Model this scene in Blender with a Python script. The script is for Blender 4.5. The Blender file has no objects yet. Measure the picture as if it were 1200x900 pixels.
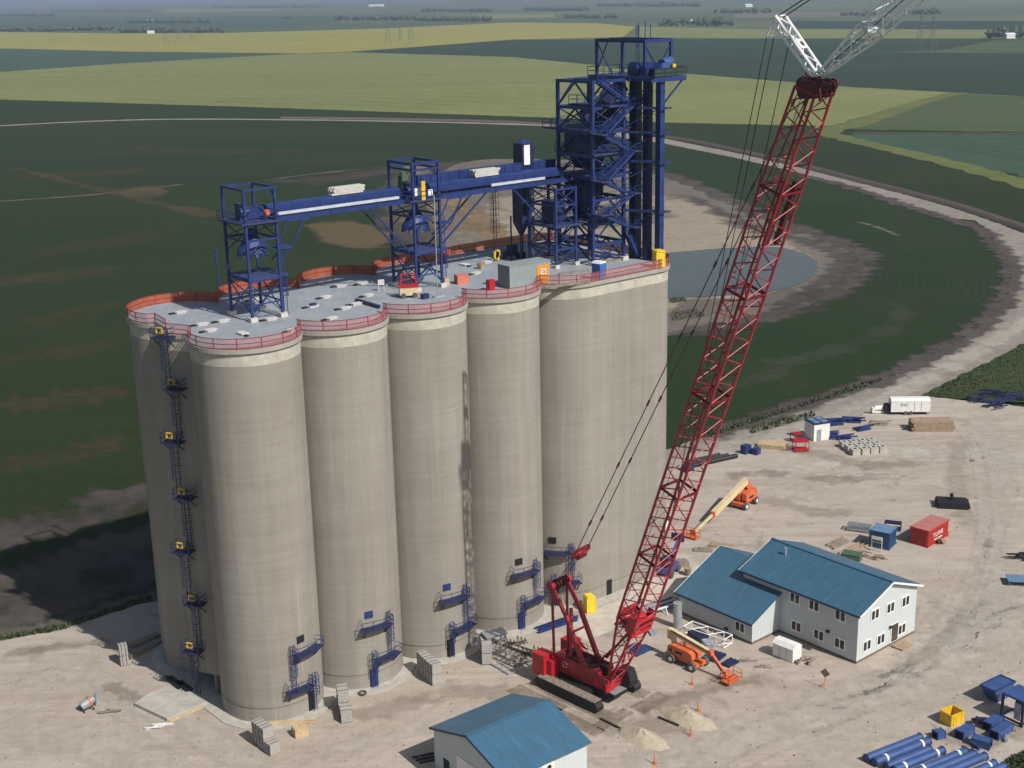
import bpy, bmesh, math, random
from mathutils import Vector, Matrix
random.seed(7)
R = math.radians
sc = bpy.context.scene
col = sc.collection

# ------------------------------------------------------------------ camera model
F_PX, HC = 1589.0, 80.0
PITCH, ROLL = math.atan2(463, 1589), R(1.28)
fw = Vector((0, math.cos(PITCH), -math.sin(PITCH)))
up0 = Vector((0, math.sin(PITCH), math.cos(PITCH)))
rt0 = Vector((1, 0, 0))
CX = math.cos(ROLL)*rt0 - math.sin(ROLL)*up0
CU = math.sin(ROLL)*rt0 + math.cos(ROLL)*up0
def G(px, py, z=0.0):
    """survey point: where a photograph pixel meets the level z"""
    d = fw + CX*((px-600)/F_PX) + CU*((450-py)/F_PX)
    t = (z-HC)/d.z
    return Vector((t*d.x, t*d.y, z))
cam = bpy.data.cameras.new('camera'); cam_o = bpy.data.objects.new('camera', cam); col.objects.link(cam_o)
m = Matrix((CX, CU, -fw)).transposed().to_4x4(); m.translation = (0, 0, HC)
cam_o.matrix_world = m
cam.sensor_fit = 'HORIZONTAL'; cam.sensor_width = 36; cam.lens = 36*F_PX/1200
cam.clip_start = 1; cam.clip_end = 200000
sc.camera = cam_o

# ------------------------------------------------------------------ materials
def new_mat(name):
    m = bpy.data.materials.new(name); m.use_nodes = True
    nt = m.node_tree; b = nt.nodes['Principled BSDF']
    return m, nt, b
def N(nt, t, **kw):
    n = nt.nodes.new(t)
    for k, v in kw.items(): setattr(n, k, v)
    return n
def noise(nt, vec, scale, detail=4, rough=.6, dist=0):
    n = N(nt, 'ShaderNodeTexNoise'); n.inputs['Scale'].default_value = scale
    n.inputs['Detail'].default_value = detail; n.inputs['Roughness'].default_value = rough
    n.inputs['Distortion'].default_value = dist
    if vec is not None: nt.links.new(vec, n.inputs['Vector'])
    return n.outputs['Fac']
def mapping(nt, vec, scale=(1, 1, 1), rot=(0, 0, 0), loc=(0, 0, 0)):
    n = N(nt, 'ShaderNodeMapping'); n.inputs['Scale'].default_value = scale
    n.inputs['Rotation'].default_value = rot; n.inputs['Location'].default_value = loc
    nt.links.new(vec, n.inputs['Vector']); return n.outputs['Vector']
def ramp(nt, fac, stops):
    n = N(nt, 'ShaderNodeValToRGB'); e = n.color_ramp.elements
    while len(e) < len(stops): e.new(.5)
    for i, (p, c) in enumerate(stops):
        e[i].position = p; e[i].color = (*c, 1) if len(c) == 3 else c
    nt.links.new(fac, n.inputs['Fac']); return n.outputs['Color']
def mix(nt, fac, a, b, mode='MIX'):
    n = N(nt, 'ShaderNodeMix', data_type='RGBA', blend_type=mode)
    for s, v in ((0, fac), (6, a), (7, b)):
        if hasattr(v, 'is_output'): nt.links.new(v, n.inputs[s])
        elif s == 0: n.inputs[0].default_value = v
        else: n.inputs[s].default_value = (*v, 1)
    return n.outputs[2]
def objco(nt): return N(nt, 'ShaderNodeTexCoord').outputs['Object']
def poso(nt): return N(nt, 'ShaderNodeNewGeometry').outputs['Position']
def bump(nt, b, h, strength=.3, dist=.05):
    n = N(nt, 'ShaderNodeBump'); n.inputs['Strength'].default_value = strength; n.inputs['Distance'].default_value = dist
    nt.links.new(h, n.inputs['Height']); nt.links.new(n.outputs['Normal'], b.inputs['Normal'])
def simple(name, c, rough=.55, var=.25, scale=1.5, metallic=0, c2=None):
    m, nt, b = new_mat(name); v = objco(nt)
    f = noise(nt, v, scale, 6, .65)
    dark = c2 or tuple(x*(1-var) for x in c); light = tuple(min(1, x*(1+var*.6)) for x in c)
    nt.links.new(ramp(nt, f, [(.3, dark), (.7, light)]), b.inputs['Base Color'])
    b.inputs['Roughness'].default_value = rough; b.inputs['Metallic'].default_value = metallic
    return m
BLUE = (.017, .037, .152)
M = {}
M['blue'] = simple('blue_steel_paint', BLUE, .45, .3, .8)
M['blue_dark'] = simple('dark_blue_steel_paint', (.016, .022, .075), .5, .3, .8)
M['blue_light'] = simple('sheet_blue_paint', (.04, .085, .235), .45, .25, .7)
M['grating'] = simple('grating_steel', (.028, .045, .14), .7, .35, 2)
M['red'] = simple('crane_red_paint', (.32, .016, .028), .45, .35, .6)
M['red_dark'] = simple('dark_red_paint', (.085, .008, .012), .55, .35, .8)
M['red_bright'] = simple('bright_red_paint', (.44, .013, .022), .42, .25, .8)
M['white_steel'] = simple('white_steel_paint', (.80, .82, .84), .4, .15, 1)
M['black'] = simple('black_rubber_steel', (.012, .012, .014), .6, .4, 2)
M['dark'] = simple('dark_void', (.008, .008, .010), .8, .3, 2)  # near black for dark parts, and for shade painted into openings
M['cable'] = simple('wire_rope', (.03, .03, .035), .6, .3, 3)
M['orange'] = simple('orange_paint', (.60, .135, .045), .45, .25, 1)
M['cream'] = simple('cream_boom_paint', (.62, .50, .30), .45, .2, 1)
M['yellow'] = simple('yellow_paint', (.72, .45, .03), .45, .25, 1.2)
M['yellow_bright'] = simple('bright_yellow_plastic', (.80, .58, .03), .45, .15, 1.2)
M['tyre'] = simple('tyre_rubber', (.09, .085, .08), .85, .4, 3)
M['white'] = simple('white_paint', (.74, .74, .72), .5, .15, 1.2)
M['cover_grey'] = simple('pale_grey_cover', (.46, .50, .56), .5, .2, 1)
M['galv'] = simple('galvanised_steel', (.42, .46, .50), .45, .25, 1.5, .5)
M['wood'] = simple('weathered_lumber', (.33, .24, .16), .8, .35, 2)
M['wood_new'] = simple('new_lumber', (.50, .37, .22), .8, .25, 2)
M['wood_grey'] = simple('grey_timber', (.24, .20, .16), .85, .4, 2)
M['pink'] = simple('salmon_box', (.55, .17, .12), .6, .2, 2)
M['roof_hatch'] = simple('pale_hatch', (.56, .56, .55), .6, .25, 3)
M['plinth'] = simple('pale_concrete', (.52, .51, .48), .8, .2, 2)
M['slab'] = simple('slab_concrete', (.42, .40, .36), .85, .22, .8)
M['wrap'] = simple('grey_block', (.36, .345, .33), .7, .25, 5)
M['foundation'] = simple('brown_foundation', (.16, .125, .085), .85, .3, 1)
M['window'] = simple('window_glass', (.015, .018, .022), .12, .3, 1)
M['office_door'] = simple('glass_door_brown', (.06, .045, .035), .3, .3, 1)
M['portable_blue'] = simple('portable_toilet_blue', (.03, .16, .46), .45, .15, 1)
M['green_net'] = simple('dark_green_net', (.018, .05, .032), .7, .3, 2)
M['green'] = simple('green_bin', (.06, .12, .075), .6, .2, 1)
M['pylon_grey'] = simple('weathered_pylon', (.10, .11, .12), .6, .2, 1)
M['purple'] = simple('violet_blue_machine', (.09, .08, .24), .5, .3, 1)

def seams(name, c, direction, pitch, depth=.75, rough=.5, var=.16):
    """sheet metal: narrow standing seams across one local axis, faint weathering"""
    m, nt, b = new_mat(name); v = objco(nt)
    sep = N(nt, 'ShaderNodeSeparateXYZ'); nt.links.new(v, sep.inputs[0])
    mt = N(nt, 'ShaderNodeMath', operation='MULTIPLY'); nt.links.new(sep.outputs[direction], mt.inputs[0]); mt.inputs[1].default_value = 1/pitch
    fr = N(nt, 'ShaderNodeMath', operation='FRACT'); nt.links.new(mt.outputs[0], fr.inputs[0])
    line = ramp(nt, fr.outputs[0], [(0, (1, 1, 1)), (.10, (0, 0, 0)), (.9, (0, 0, 0)), (1, (1, 1, 1))])
    sc_ = [1.2, 1.2, 1.2]; sc_[1-direction] = .12
    f = noise(nt, mapping(nt, v, tuple(sc_)), 1, 6, .7)
    base = ramp(nt, f, [(.3, tuple(x*(1-var) for x in c)), (.7, tuple(x*(1+var) for x in c))])
    nt.links.new(mix(nt, line, base, tuple(x*depth for x in c)), b.inputs['Base Color'])
    b.inputs['Roughness'].default_value = rough
    bump(nt, b, fr.outputs[0], .15, .03)
    return m
M['roof_blue'] = seams('blue_metal_roof', (.050, .150, .290), 0, .9, .78, .38)
M['roof_blue_y'] = seams('blue_metal_roof_wing', (.050, .150, .290), 0, .9, .78, .38)
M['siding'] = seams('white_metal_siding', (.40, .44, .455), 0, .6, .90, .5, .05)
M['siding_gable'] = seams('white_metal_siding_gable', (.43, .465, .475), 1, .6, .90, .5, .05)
M['cabin'] = seams('grey_corrugated_sheet', (.25, .29, .30), 0, .4, .7, .5, .08)
M['container_red'] = seams('red_container_paint', (.42, .035, .030), 0, .35, .6, .5, .2)
M['container_blue'] = seams('blue_container_paint', (.030, .090, .21), 0, .35, .6, .5, .2)
M['container_top'] = simple('faded_red_container_top', (.42, .16, .14), .6, .2, 1)
M['container_blue_top'] = simple('faded_blue_container_top', (.12, .21, .33), .6, .2, 1)

def concrete():
    m, nt, b = new_mat('slipformed_concrete'); v = poso(nt)
    # horizontal lift bands, vertical streaks, blotches
    bands = noise(nt, mapping(nt, v, (.045, .045, .42)), 1, 5, .6, .5)
    fine = noise(nt, mapping(nt, v, (.06, .06, 4)), 1, 3, .6)
    streak = noise(nt, mapping(nt, v, (.8, .8, .03)), 1, 6, .7, .2)
    blot = noise(nt, v, .12, 5, .6)
    c = ramp(nt, bands, [(.28, (.222, .205, .180)), (.5, (.262, .246, .220)), (.72, (.292, .279, .254))])
    c = mix(nt, .58, c, ramp(nt, streak, [(.34, (.188, .174, .154)), (.5, (.262, .247, .222)), (.66, (.330, .315, .288))]))
    c = mix(nt, .45, c, ramp(nt, blot, [(.3, (.205, .192, .170)), (.7, (.305, .295, .275))]))
    c = mix(nt, .08, c, ramp(nt, fine, [(.38, (.13, .118, .102)), (.62, (.42, .40, .36))]))
    c = mix(nt, 1.0, c, (.975, .95, .915), 'MULTIPLY')
    run = noise(nt, mapping(nt, v, (2.2, 2.2, .05), loc=(5, 5, 0)), 1, 4, .6)
    c = mix(nt, ramp(nt, run, [(.58, (0, 0, 0)), (.70, (.45, .45, .45))]), c, (.345, .32, .285))
    lite = noise(nt, mapping(nt, v, (.22, .22, 1.3), loc=(3, 9, 2)), 1, 3, .55)
    c = mix(nt, ramp(nt, lite, [(.64, (0, 0, 0)), (.78, (.16, .16, .16))]), c, (.45, .42, .37))
    wet = noise(nt, mapping(nt, v, (.5, .5, .035), loc=(8, 1, 4)), 1, 4, .6)
    c = mix(nt, ramp(nt, wet, [(.56, (0, 0, 0)), (.72, (.5, .5, .5))]), c, (.20, .185, .165))
    nt.links.new(c, b.inputs['Base Color']); b.inputs['Roughness'].default_value = .88
    bump(nt, b, fine, .12, .03)
    return m
M['concrete'] = concrete()
M['band'] = simple('whitewashed_concrete', (.45, .425, .365), .85, .25, .7)
M['deckslab'] = simple('roof_edge_concrete', (.33, .31, .285), .85, .15, 1)
M['seam'] = simple('dark_joint', (.13, .115, .095), .9, .3, 1)
M['patch'] = simple('pale_grey_patch', (.40, .42, .41), .6, .3, .9)
def roofmat():
    m, nt, b = new_mat('grey_blue_roof_deck'); v = poso(nt)
    a = noise(nt, v, .25, 6, .65); d = noise(nt, v, 1.6, 4, .6)
    c = ramp(nt, a, [(.3, (.215, .245, .285)), (.55, (.265, .30, .345)), (.75, (.32, .35, .385))])
    c = mix(nt, .3, c, ramp(nt, d, [(.35, (.2, .21, .23)), (.6, (.36, .38, .4))]))
    nt.links.new(c, b.inputs['Base Color']); b.inputs['Roughness'].default_value = .6
    return m
M['roof_deck'] = roofmat()
def netting(name, c, alpha):
    m, nt, b = new_mat(name); v = objco(nt)
    f = noise(nt, v, .8, 5, .6)
    nt.links.new(ramp(nt, f, [(.3, tuple(x*.75 for x in c)), (.7, tuple(x*1.2 for x in c))]), b.inputs['Base Color'])
    b.inputs['Roughness'].default_value = .7; b.inputs['Alpha'].default_value = alpha
    return m
M['net_back'] = netting('orange_netting', (.36, .095, .045), .88)
M['net_front'] = netting('faded_red_netting', (.46, .17, .16), .42)
M['rail_red'] = simple('dull_red_rail', (.26, .03, .04), .55, .3, 1)

# ---- ground materials (world position based, large and small scales together)
def ground(name, cols, s1, s2, rows=None, rough=.95, mixf=.5, s3=None, stretch=None, rot=0):
    m, nt, b = new_mat(name); v = poso(nt)
    vv = mapping(nt, v, stretch or (1, 1, 1), (0, 0, rot))
    a = noise(nt, vv, s1, 7, .62, .6); d = noise(nt, v, s2, 5, .65)
    c = ramp(nt, a, [(.30, cols[0]), (.5, cols[1]), (.70, cols[2])])
    c = mix(nt, mixf, c, ramp(nt, d, [(.32, tuple(x*.62 for x in cols[1])), (.68, tuple(x*1.32 for x in cols[1]))]))
    if rows:
        kind, pitch, ang, centre, strength = rows
        w = N(nt, 'ShaderNodeTexWave', wave_type='RINGS' if kind == 'rings' else 'BANDS')
        if kind == 'rings': w.rings_direction = 'Z'
        w.inputs['Scale'].default_value = 1/pitch*math.pi/10*1.0
        w.inputs['Distortion'].default_value = 2.2; w.inputs['Detail'].default_value = 2; w.inputs['Detail Scale'].default_value = .6
        if kind == 'rings': nt.links.new(mapping(nt, v, loc=(-centre[0], -centre[1], 0)), w.inputs['Vector'])
        else: nt.links.new(mapping(nt, v, rot=(0, 0, ang)), w.inputs['Vector'])
        msk = noise(nt, v, .012, 3, .6)
        mk = ramp(nt, msk, [(.42, (0, 0, 0)), (.62, (strength,)*3)])
        c = mix(nt, mk, c, mix(nt, w.outputs['Fac'], tuple(x*.45 for x in cols[0]), tuple(x*1.5 for x in cols[2])))
    nt.links.new(c, b.inputs['Base Color']); b.inputs['Roughness'].default_value = rough
    b.inputs['Specular IOR Level'].default_value = .15
    bump(nt, b, d, .25, .12)
    return m
def yardmat():
    m, nt, b = new_mat('crushed_gravel_yard'); v = poso(nt)
    a = noise(nt, v, .05, 8, .66, 1.2)
    d = noise(nt, v, .35, 7, .7, .4)
    e_ = noise(nt, v, 2.2, 5, .7)
    tr = noise(nt, mapping(nt, v, (.035, .35, 1), (0, 0, R(-40))), 1, 5, .6, 1.6)
    tr2 = noise(nt, mapping(nt, v, (.03, .28, 1), (0, 0, R(50))), 1, 5, .6, 2.0)
    c = ramp(nt, a, [(.26, (.255, .196, .146)), (.42, (.365, .300, .240)), (.58, (.435, .375, .315)), (.74, (.53, .475, .42))])
    c = mix(nt, .45, c, ramp(nt, d, [(.28, (.19, .148, .108)), (.5, (.365, .315, .258)), (.72, (.54, .49, .425))]))
    c = mix(nt, .30, c, ramp(nt, tr, [(.34, (.23, .182, .138)), (.64, (.52, .47, .41))]))
    c = mix(nt, .26, c, ramp(nt, tr2, [(.34, (.25, .205, .155)), (.64, (.50, .455, .395))]))
    c = mix(nt, .20, c, ramp(nt, e_, [(.3, (.20, .165, .13)), (.7, (.52, .475, .42))]))
    c = mix(nt, 1.0, c, (1.0, 1.0, 1.03), 'MULTIPLY')
    # scattered dark oily or damp stains with their own outline
    st = noise(nt, mapping(nt, v, (1, 1, 1), loc=(31, 7, 0)), .075, 5, .68, 1.0)
    c = mix(nt, ramp(nt, st, [(.60, (0, 0, 0)), (.72, (.62, .62, .62))]), c, (.135, .115, .092))
    nt.links.new(c, b.inputs['Base Color']); b.inputs['Roughness'].default_value = .95
    b.inputs['Specular IOR Level'].default_value = .1
    bump(nt, b, d, .5, .25)
    return m
M['yard'] = yardmat()
M['field_near'] = ground('dark_green_crop', [(.011, .025, .007), (.017, .031, .0085), (.033, .037, .012)], .014, .5, ('bands', 1.6, R(38), None, .22), mixf=.45, stretch=(.25, 1, 1), rot=R(-20))
M['field_loop'] = ground('loop_crop', [(.011, .026, .007), (.016, .032, .009), (.028, .038, .013)], .016, .5, ('rings', 2.0, 0, (30, 395), .26), mixf=.42)
M['field_light'] = ground('pale_green_crop', [(.138, .162, .058), (.168, .186, .066), (.205, .205, .085)], .008, .06, None, mixf=.3, stretch=(.3, 1, 1))
M['field_yellow'] = ground('yellow_canola', [(.225, .215, .055), (.27, .248, .058), (.30, .265, .07)], .004, .03, None, mixf=.25, stretch=(.3, 1, 1))
M['field_teal'] = ground('blue_green_crop', [(.035, .070, .045), (.042, .080, .05), (.055, .09, .055)], .006, .05, None, mixf=.25, stretch=(.3, 1, 1))
M['field_dark'] = ground('deep_green_crop', [(.015, .034, .019), (.02, .042, .023), (.03, .05, .027)], .006, .05, None, mixf=.25, stretch=(.3, 1, 1))
M['field_mid'] = ground('mid_green_crop', [(.045, .075, .03), (.06, .088, .035), (.085, .1, .04)], .01, .1, None, mixf=.3, stretch=(.4, 1, 1))
M['field_far'] = ground('distant_farmland', [(.05, .08, .045), (.08, .105, .05), (.15, .145, .07)], .0016, .02, None, mixf=.25, stretch=(.12, 1, 1))
M['soil'] = ground('grey_brown_soil', [(.11, .095, .084), (.142, .124, .108), (.185, .162, .142)], .03, .4, mixf=.4)
M['soil_purple'] = ground('dark_bare_soil', [(.055, .046, .042), (.080, .068, .061), (.115, .098, .088)], .04, .6, mixf=.45)
M['sand'] = ground('pale_sandy_ground', [(.22, .185, .14), (.27, .232, .18), (.33, .29, .235)], .02, .3, mixf=.4)
M['clay'] = ground('orange_clay_track', [(.17, .12, .07), (.22, .155, .09), (.26, .19, .12)], .05, .6, mixf=.4)
M['road'] = ground('loop_gravel_road', [(.18, .155, .132), (.235, .208, .182), (.31, .28, .25)], .05, .5, mixf=.5)
M['ballast'] = ground('rail_ballast', [(.10, .075, .062), (.125, .098, .083), (.15, .12, .1)], .1, .8, mixf=.5)
M['grass'] = ground('rough_grass', [(.020, .036, .011), (.034, .052, .016), (.062, .072, .03)], .08, .9, mixf=.5)
M['verge'] = ground('yellow_green_verge', [(.08, .105, .03), (.11, .13, .042), (.15, .15, .055)], .02, .2, mixf=.4)
M['pale_gravel'] = ground('pale_gravel', [(.44, .395, .34), (.51, .465, .405), (.58, .54, .48)], .08, .7, mixf=.4)
M['damp_gravel'] = ground('damp_gravel', [(.15, .115, .085), (.20, .16, .122), (.26, .215, .17)], .08, .7, mixf=.4)
M['stubble'] = ground('thin_crop_soil', [(.055, .045, .026), (.085, .066, .036), (.13, .1, .055)], .03, .5, mixf=.5)
def water():
    m, nt, b = new_mat('pond_water'); v = poso(nt)
    f = noise(nt, v, .03, 4, .6)
    nt.links.new(ramp(nt, f, [(.3, (.060, .072, .072)), (.7, (.085, .096, .093))]), b.inputs['Base Color'])
    b.inputs['Roughness'].default_value = .22; b.inputs['Specular IOR Level'].default_value = .3
    bump(nt, b, noise(nt, v, .8, 4, .6), .06, .05)
    return m
M['water'] = water()
def leaf(name, a, bcol):
    m, nt, b = new_mat(name)
    g = N(nt, 'ShaderNodeNewGeometry')
    nt.links.new(ramp(nt, g.outputs['Random Per Island'], [(0, a), (1, bcol)]), b.inputs['Base Color'])
    b.inputs['Roughness'].default_value = .8
    return m
M['leaf'] = leaf('tree_leaves', (.02, .038, .018), (.065, .088, .036))
M['blade'] = leaf('grass_blades', (.022, .040, .012), (.075, .092, .032))
M['bark'] = simple('bark', (.08, .06, .045), .9, .3, 2)

# ------------------------------------------------------------------ mesh helpers
class MB:
    def __init__(s): s.v, s.f, s.sm = [], [], []
    def add(s, vs, fs, smooth=False):
        o = len(s.v); s.v += [tuple(v) for v in vs]
        s.f += [tuple(i+o for i in f) for f in fs]; s.sm += [smooth]*len(fs); return s
    def box(s, c, d, yaw=0, bevel=0):
        x, y, z = d[0]/2, d[1]/2, d[2]/2; ca, sa = math.cos(yaw), math.sin(yaw)
        P = [(-x, -y, -z), (x, -y, -z), (x, y, -z), (-x, y, -z), (-x, -y, z), (x, -y, z), (x, y, z), (-x, y, z)]
        P = [(c[0]+p[0]*ca-p[1]*sa, c[1]+p[0]*sa+p[1]*ca, c[2]+p[2]) for p in P]
        return s.add(P, [(3, 2, 1, 0), (4, 5, 6, 7), (0, 1, 5, 4), (1, 2, 6, 5), (2, 3, 7, 6), (3, 0, 4, 7)])
    def bar(s, p, q, w, h=None):
        p, q = Vector(p), Vector(q); h = h or w; d = (q-p)
        if d.length < 1e-6: return s
        d.normalize(); u = Vector((0, 0, 1)) if abs(d.z) < .95 else Vector((1, 0, 0))
        a = d.cross(u).normalized()*w/2; b = a.cross(d).normalized()*h/2
        P = [p-a-b, p+a-b, p+a+b, p-a+b, q-a-b, q+a-b, q+a+b, q-a+b]
        return s.add(P, [(0, 1, 2, 3), (7, 6, 5, 4), (4, 5, 1, 0), (5, 6, 2, 1), (6, 7, 3, 2), (7, 4, 0, 3)])
    def tube(s, p, q, r, n=8, r2=None, caps=True):
        p, q = Vector(p), Vector(q); r2 = r if r2 is None else r2; d = (q-p)
        if d.length < 1e-6: return s
        d.normalize(); u = Vector((0, 0, 1)) if abs(d.z) < .95 else Vector((1, 0, 0))
        a = d.cross(u).normalized(); b = d.cross(a)
        P = []
        for k in range(n):
            t = 2*math.pi*k/n; w = a*math.cos(t)+b*math.sin(t); P += [p+w*r, q+w*r2]
        s.add(P, [(2*k, 2*k+1, (2*k+3) % (2*n), (2*k+2) % (2*n)) for k in range(n)], n > 6)
        if caps: s.add([P[2*k] for k in range(n)], [tuple(range(n))]); s.add([P[2*k+1] for k in range(n)], [tuple(reversed(range(n)))])
        return s
    def prism(s, pts, z0, z1, smooth=False, caps=True):
        n = len(pts); P = [(x, y, z0) for x, y in pts]+[(x, y, z1) for x, y in pts]
        s.add(P, [(i, (i+1) % n, n+(i+1) % n, n+i) for i in range(n)], smooth)
        if caps:
            s.add([(x, y, z1) for x, y in pts], [tuple(range(n))]); s.add([(x, y, z0) for x, y in pts], [tuple(reversed(range(n)))])
        return s
    def poly(s, pts, fs): return s.add(pts, fs)
    def extrude(s, prof, p, axis_u, axis_v, axis_w, w):
        """profile (u,v) swept w metres along axis_w, centred"""
        p = Vector(p); U, V, W = Vector(axis_u), Vector(axis_v), Vector(axis_w); n = len(prof)
        P = [p+U*a+V*b-W*w/2 for a, b in prof]+[p+U*a+V*b+W*w/2 for a, b in prof]
        return s.add(P, [(i, (i+1) % n, n+(i+1) % n, n+i) for i in range(n)]+[tuple(reversed(range(n))), tuple(range(n, 2*n))])
    def build(s, name, mat, parent=None, loc=None):
        me = bpy.data.meshes.new(name); me.from_pydata(s.v, [], s.f)
        me.polygons.foreach_set('use_smooth', s.sm)
        me.validate()
        bm = bmesh.new(); bm.from_mesh(me)
        if any(len(f.verts) > 4 for f in bm.faces):
            bmesh.ops.triangulate(bm, faces=[f for f in bm.faces if len(f.verts) > 4])
        bmesh.ops.recalc_face_normals(bm, faces=bm.faces) if parent is not None or loc is not None else None
        bm.to_mesh(me); bm.free()
        me.materials.append(M[mat] if isinstance(mat, str) else mat)
        o = bpy.data.objects.new(name, me); col.objects.link(o)
        if parent is not None: o.parent = parent
        if loc is not None: o.location = loc
        return o
def tag(o, label, cat, group=None):
    o['label'] = label; o['category'] = cat
    if group: o['group'] = group
    return o
def thing(name, label, cat, loc=(0, 0, 0), yaw=0, group=None):
    o = bpy.data.objects.new(name, None); o.empty_display_size = .5; col.objects.link(o)
    o.location = loc; o.rotation_euler = (0, 0, yaw)
    return tag(o, label, cat, group)
def solo(name, mb, mat, label, cat, loc=(0, 0, 0), yaw=0, group=None):
    o = mb.build(name, mat, loc=loc); o.rotation_euler = (0, 0, yaw); return tag(o, label, cat, group)
def struct(name, mb, mat):
    o = mb.build(name, mat); o['kind'] = 'structure'; return o
def dup(root, loc, yaw, label=None, group=None):
    r = root.copy(); col.objects.link(r); r.location = loc; r.rotation_euler = (0, 0, yaw)
    if label: r['label'] = label
    if group: r['group'] = group
    for ch in list(root.children):
        c = ch.copy(); col.objects.link(c); c.parent = r
        for g in ch.children:
            d = g.copy(); col.objects.link(d); d.parent = c
    return r
def curve_pts(pts, n=8):
    """Catmull-Rom through points"""
    P = [Vector(p) for p in pts]; out = []
    P = [2*P[0]-P[1]]+P+[2*P[-1]-P[-2]]
    for i in range(1, len(P)-2):
        for k in range(n):
            t = k/n
            out.append(.5*((2*P[i])+(P[i+1]-P[i-1])*t+(2*P[i-1]-5*P[i]+4*P[i+1]-P[i+2])*t*t+(3*P[i]-P[i-1]-3*P[i+1]+P[i+2])*t**3))
    return out+[P[-2]]
def sheet(name, pix, z, mat, smooth=False, jitter=0):
    pts = [G(x, y) for x, y in pix]
    if smooth: pts = curve_pts(pts+[pts[0]], 6)[:-1]
    if jitter: 
        q = []
        for i, p in enumerate(pts):
            nx = pts[(i+1) % len(pts)]; L = (nx-p).length; k = max(1, min(40, int(L/ (jitter*3))))
            for j in range(k):
                w = p.lerp(nx, j/k); q.append(w+Vector((random.uniform(-1, 1), random.uniform(-1, 1), 0))*jitter)
        pts = q
    mb = MB(); mb.add([(p.x, p.y, z) for p in pts], [tuple(range(len(pts)))])
    return struct(name, mb, mat)
def soft(matname, strength=1.0, ns=.25):
    """copy of a ground material that thins out in ragged patches towards the sheet's rim"""
    key = f'{matname}_thin_{strength}_{ns}'
    if key in M: return key
    m = M[matname].copy(); m.name = key; nt = m.node_tree; b = nt.nodes['Principled BSDF']
    at = N(nt, 'ShaderNodeAttribute', attribute_name='edge'); f = noise(nt, poso(nt), ns, 6, .65)
    a = N(nt, 'ShaderNodeMath', operation='MULTIPLY_ADD'); nt.links.new(at.outputs['Fac'], a.inputs[0]); a.inputs[1].default_value = .8
    g_ = N(nt, 'ShaderNodeMath', operation='MULTIPLY_ADD'); nt.links.new(f, g_.inputs[0]); g_.inputs[1].default_value = 2.6; g_.inputs[2].default_value = -1.3; nt.links.new(g_.outputs[0], a.inputs[2])
    r = N(nt, 'ShaderNodeMapRange', interpolation_type='SMOOTHSTEP'); nt.links.new(a.outputs[0], r.inputs[0]); r.inputs[1].default_value = .12; r.inputs[2].default_value = .95; r.inputs[3].default_value = 0; r.inputs[4].default_value = strength
    nt.links.new(r.outputs[0], b.inputs['Alpha']); M[key] = m; return key
def edge_attr(o, vals):
    at = o.data.attributes.new('edge', 'FLOAT', 'POINT'); at.data.foreach_set('value', vals)
def soft_sheet(name, pix, z, mat, strength=1.0, ns=.25, rings=6):
    """star-shaped worn or bare patch, fading from the middle out"""
    pts = [G(x, y) for x, y in pix]; pts = curve_pts(pts+[pts[0]], 6)[:-1]; n = len(pts); c = sum(pts, Vector())/n
    V = [(c.x, c.y, z)]; E_ = [1.0]; Fc = []
    for j in range(1, rings+1):
        f = j/rings
        for p in pts: q = c.lerp(p, f); V.append((q.x, q.y, z)); E_.append(max(0, min(1.5, (1-f)*4)))
    Fc += [(0, 1+k, 1+(k+1) % n) for k in range(n)]
    for j in range(rings-1): Fc += [(1+j*n+k, 1+(j+1)*n+k, 1+(j+1)*n+(k+1) % n, 1+j*n+(k+1) % n) for k in range(n)]
    mb = MB(); mb.add(V, Fc); o = struct(name, mb, soft(mat, strength, ns)); edge_attr(o, E_); return o
def soft_ribbon(name, pix, width, z, mat, strength=1.0, ns=.3, world=False):
    pts = curve_pts([p if world else G(*p) for p in pix], 12); V = []; E_ = []; n = len(pts)
    for i, p in enumerate(pts):
        d = (pts[min(i+1, n-1)]-pts[max(i-1, 0)]); d.z = 0; d.normalize(); s_ = Vector((-d.y, d.x, 0)); w = width*(1+.25*math.sin(i*1.7)+.15*math.sin(i*.61)); fe = min(1, i/5, (n-1-i)/5)
        for k, e_ in ((-.5, 0), (-.2, 1), (.2, 1), (.5, 0)): q = p+s_*w*k; V.append((q.x, q.y, z)); E_.append(e_*fe)
    mb = MB(); mb.add(V, [(4*i+k, 4*i+4+k, 4*i+5+k, 4*i+1+k) for i in range(n-1) for k in range(3)])
    o = struct(name, mb, soft(mat, strength, ns)); edge_attr(o, E_); return o
def ribbon(name, pix, width, z, mat, world=False, lump=0):
    pts = curve_pts([p if world else G(*p) for p in pix], 10)
    mb = MB(); V = []; n = len(pts)
    for i, p in enumerate(pts):
        d = (pts[min(i+1, n-1)]-pts[max(i-1, 0)]); d.z = 0; d.normalize(); s_ = Vector((-d.y, d.x, 0))
        w = width*(1+random.uniform(-lump, lump)); V += [p+s_*w/2, p-s_*w/2]
    for v in V: v.z = z
    mb.add(V, [(2*i, 2*i+1, 2*i+3, 2*i+2) for i in range(n-1)])
    return struct(name, mb, mat)

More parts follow.
